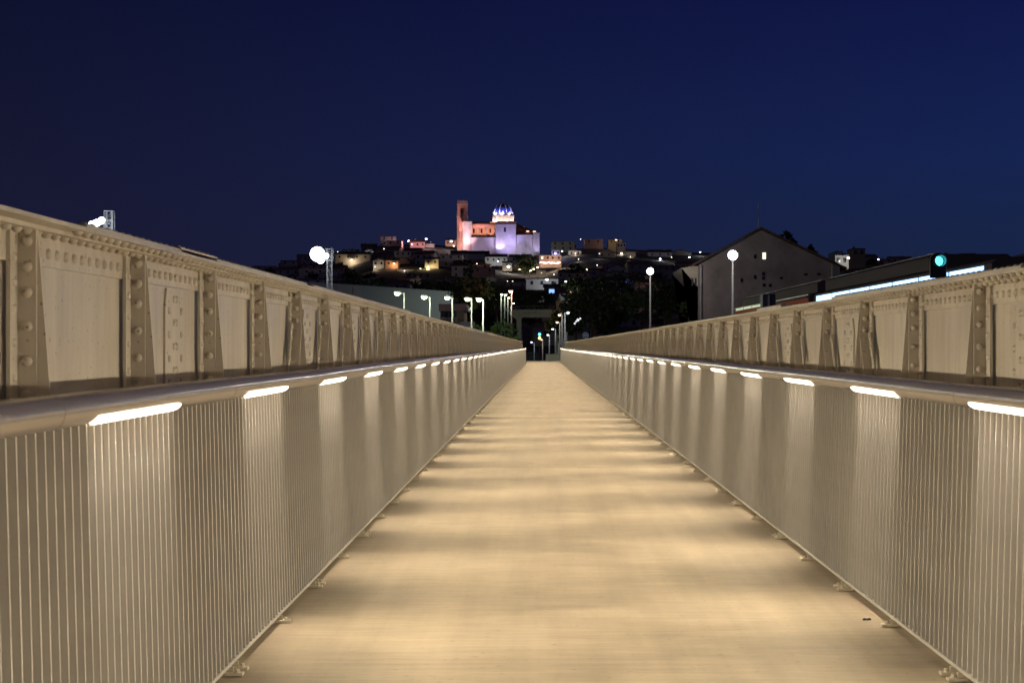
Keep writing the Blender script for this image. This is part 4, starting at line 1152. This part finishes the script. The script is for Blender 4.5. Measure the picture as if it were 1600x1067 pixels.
# drum and dome
c0 = (X(785.3), 14.0, Z(346)); rd = 16.2*k
MB().lathe(c0, [(rd*0.93,0),(rd*0.93,Z(335.2)-Z(346))], 32, False).build("drum", M['stone'], t)
for i in range(8):
    a = R(i*45 - 90 + 22.5); cx_, cy_ = c0[0]+math.cos(a)*rd*0.945, c0[1]+math.sin(a)*rd*0.945
    p = MB(); ux, uy = -math.sin(a), math.cos(a)
    wv_ = 0.75
    p.hexa([(cx_-ux*wv_,cy_-uy*wv_,c0[2]+0.5),(cx_+ux*wv_,cy_+uy*wv_,c0[2]+0.5),(cx_+ux*wv_-math.cos(a)*0.25,cy_+uy*wv_-math.sin(a)*0.25,c0[2]+0.5),(cx_-ux*wv_-math.cos(a)*0.25,cy_-uy*wv_-math.sin(a)*0.25,c0[2]+0.5),
            (cx_-ux*wv_,cy_-uy*wv_,c0[2]+3.3),(cx_+ux*wv_,cy_+uy*wv_,c0[2]+3.3),(cx_+ux*wv_-math.cos(a)*0.25,cy_+uy*wv_-math.sin(a)*0.25,c0[2]+3.3),(cx_-ux*wv_-math.cos(a)*0.25,cy_-uy*wv_-math.sin(a)*0.25,c0[2]+3.3)])
    p.build("drum_window", M['brick'], t)
    a2 = R(i*45 - 90); q = MB().tube((c0[0]+math.cos(a2)*rd*0.95, c0[1]+math.sin(a2)*rd*0.95, c0[2]), (c0[0]+math.cos(a2)*rd*0.95, c0[1]+math.sin(a2)*rd*0.95, Z(335.3)), 0.55, n=10)
    q.build("drum_column", M['stone'], t)
MB().lathe((c0[0],c0[1],Z(335.2)), [(rd*1.06,0),(rd*1.08,0.5),(rd*1.0,0.7),(rd*0.98,1.6),(rd*0.9,1.7)], 32).build("gallery", M['stone'], t)
zb = Z(335.2)+1.7; hd = Z(314.5)-zb; rb = 14.2*k
MB().lathe((c0[0],c0[1],zb), [(rb*math.cos(a*math.pi/2/10)**0.9, hd*math.sin(a*math.pi/2/10)) for a in range(0,10)] + [(0.5,hd)], 32).build("dome", M['dome'], t)
for i in range(8):
    a = R(i*45 - 90 + 22.5); q = MB(); pv = None
    for j in range(0, 11):
        f = j*math.pi/2/10; rr_ = max(0.5, rb*math.cos(f)**0.9)+0.03
        p = (c0[0]+math.cos(a)*rr_, c0[1]+math.sin(a)*rr_, zb+hd*math.sin(f))
        if pv: q.tube(pv, p, 0.22, n=6)
        pv = p
    q.build("dome_rib", M['whitep'], t)
    a = R(i*45 - 90); p = MB().lathe((c0[0]+math.cos(a)*rb*1.05, c0[1]+math.sin(a)*rb*1.05, zb-0.1), [(0.35,0),(0.4,0.7),(0.15,0.9),(0.05,1.6)], 8)
    p.build("pinnacle", M['stone'], t)
MB().lathe((c0[0],c0[1],zb+hd-0.1), [(0.7,0),(0.7,1.0),(0.9,1.05),(0.4,1.6),(0.08,2.2)], 12).build("lantern", M['whitep'], t)
# floodlights
LIL = (0.50,0.42,1.0); SAL = (1.0,0.48,0.34); WLI = (0.85,0.72,1.0); ROSE = (1.0,0.50,0.50)
def fl(px, py, y, aim, col, pw, ang=110, s=0.3):
    pw *= {LIL: 0.8, SAL: 3.2, ROSE: 0.8}.get(col, 0.75)
    p = (X(px), y, Z(py)); q = (X(aim[0]), aim[2], Z(aim[1]))
    lamp(t, "floodlight", 'SPOT', p, col, pw, s, q, ang, 0.8)
fl(731.5, 390, -8, (731, 366, 0), (0.95,0.65,0.85), 9000, 70)
fl(732, 384, -3.2, (732, 370, 0), (1.0,0.8,0.8), 700, 110)
fl(750, 400, -16, (752, 378, 0), (0.62,0.45,0.85), 9000, 80)
fl(781, 391, -5.5, (781, 376, -2), (0.75,0.62,1.0), 3600, 120)
fl(787, 402, -14, (790, 370, -2), LIL, 17000, 90)
fl(800, 396, -8, (803, 362, -2), (0.40,0.34,1.0), 9000, 70)
fl(815, 406, -14, (815, 382, 0), (0.60,0.52,0.85), 9000, 90)
fl(841, 402, -10, (839, 380, -2), (0.58,0.48,1.0), 7000, 60)
for px in (741.5, 753.5, 766.5): fl(px, 363.5, 1.2, (px, 358, 6), SAL, 420, 140)
fl(716, 398, -12, (718, 360, 9), ROSE, 20000, 80)
fl(714, 370, 0, (721, 326, 9), ROSE, 8000, 60)
for i in range(8):
    a = R(i*45-90+22.5)
    p = (c0[0]+math.cos(a)*rd*1.32, c0[1]+math.sin(a)*rd*1.32, c0[2]+0.4)
    lamp(t, "floodlight", 'SPOT', p, (1.0,0.74,0.72), 1700, 0.2, (c0[0]+math.cos(a)*rd*0.9, c0[1]+math.sin(a)*rd*0.9, c0[2]+3), 150, 0.5)
    p = (c0[0]+math.cos(a+0.39)*rd*1.22, c0[1]+math.sin(a+0.39)*rd*1.22, zb-0.6)
    lamp(t, "floodlight", 'SPOT', p, (0.62,0.56,1.0), 2600, 0.2, (c0[0]+math.cos(a)*rb*0.7, c0[1]+math.sin(a)*rb*0.7, zb+2.5), 120, 0.5)
fl(814, 358, 2, (814, 352, 6), (1,0.5,0.3), 120, 140)
for px, py in ((824.5,361.5),(835,362)):
    MB().lathe((X(px), 1.0, Z(py)), [(0.3,-0.2),(0.9,0),(0.9,0.3),(0.3,0.4)], 10).build("roof_lamp", emit("peach_lamp", (1,0.62,0.42), 2.2), t)
# green-white floodlight among the trees
wall_lamp(822.5, 398.5, 885, M['green_white'], 1200, (0.7,1,0.8), "greenish white floodlight at the church wall above the trees", 0.8)

# smooth-edge guard: hide nothing, keep every object renderable
print("objects", len(COL.objects))
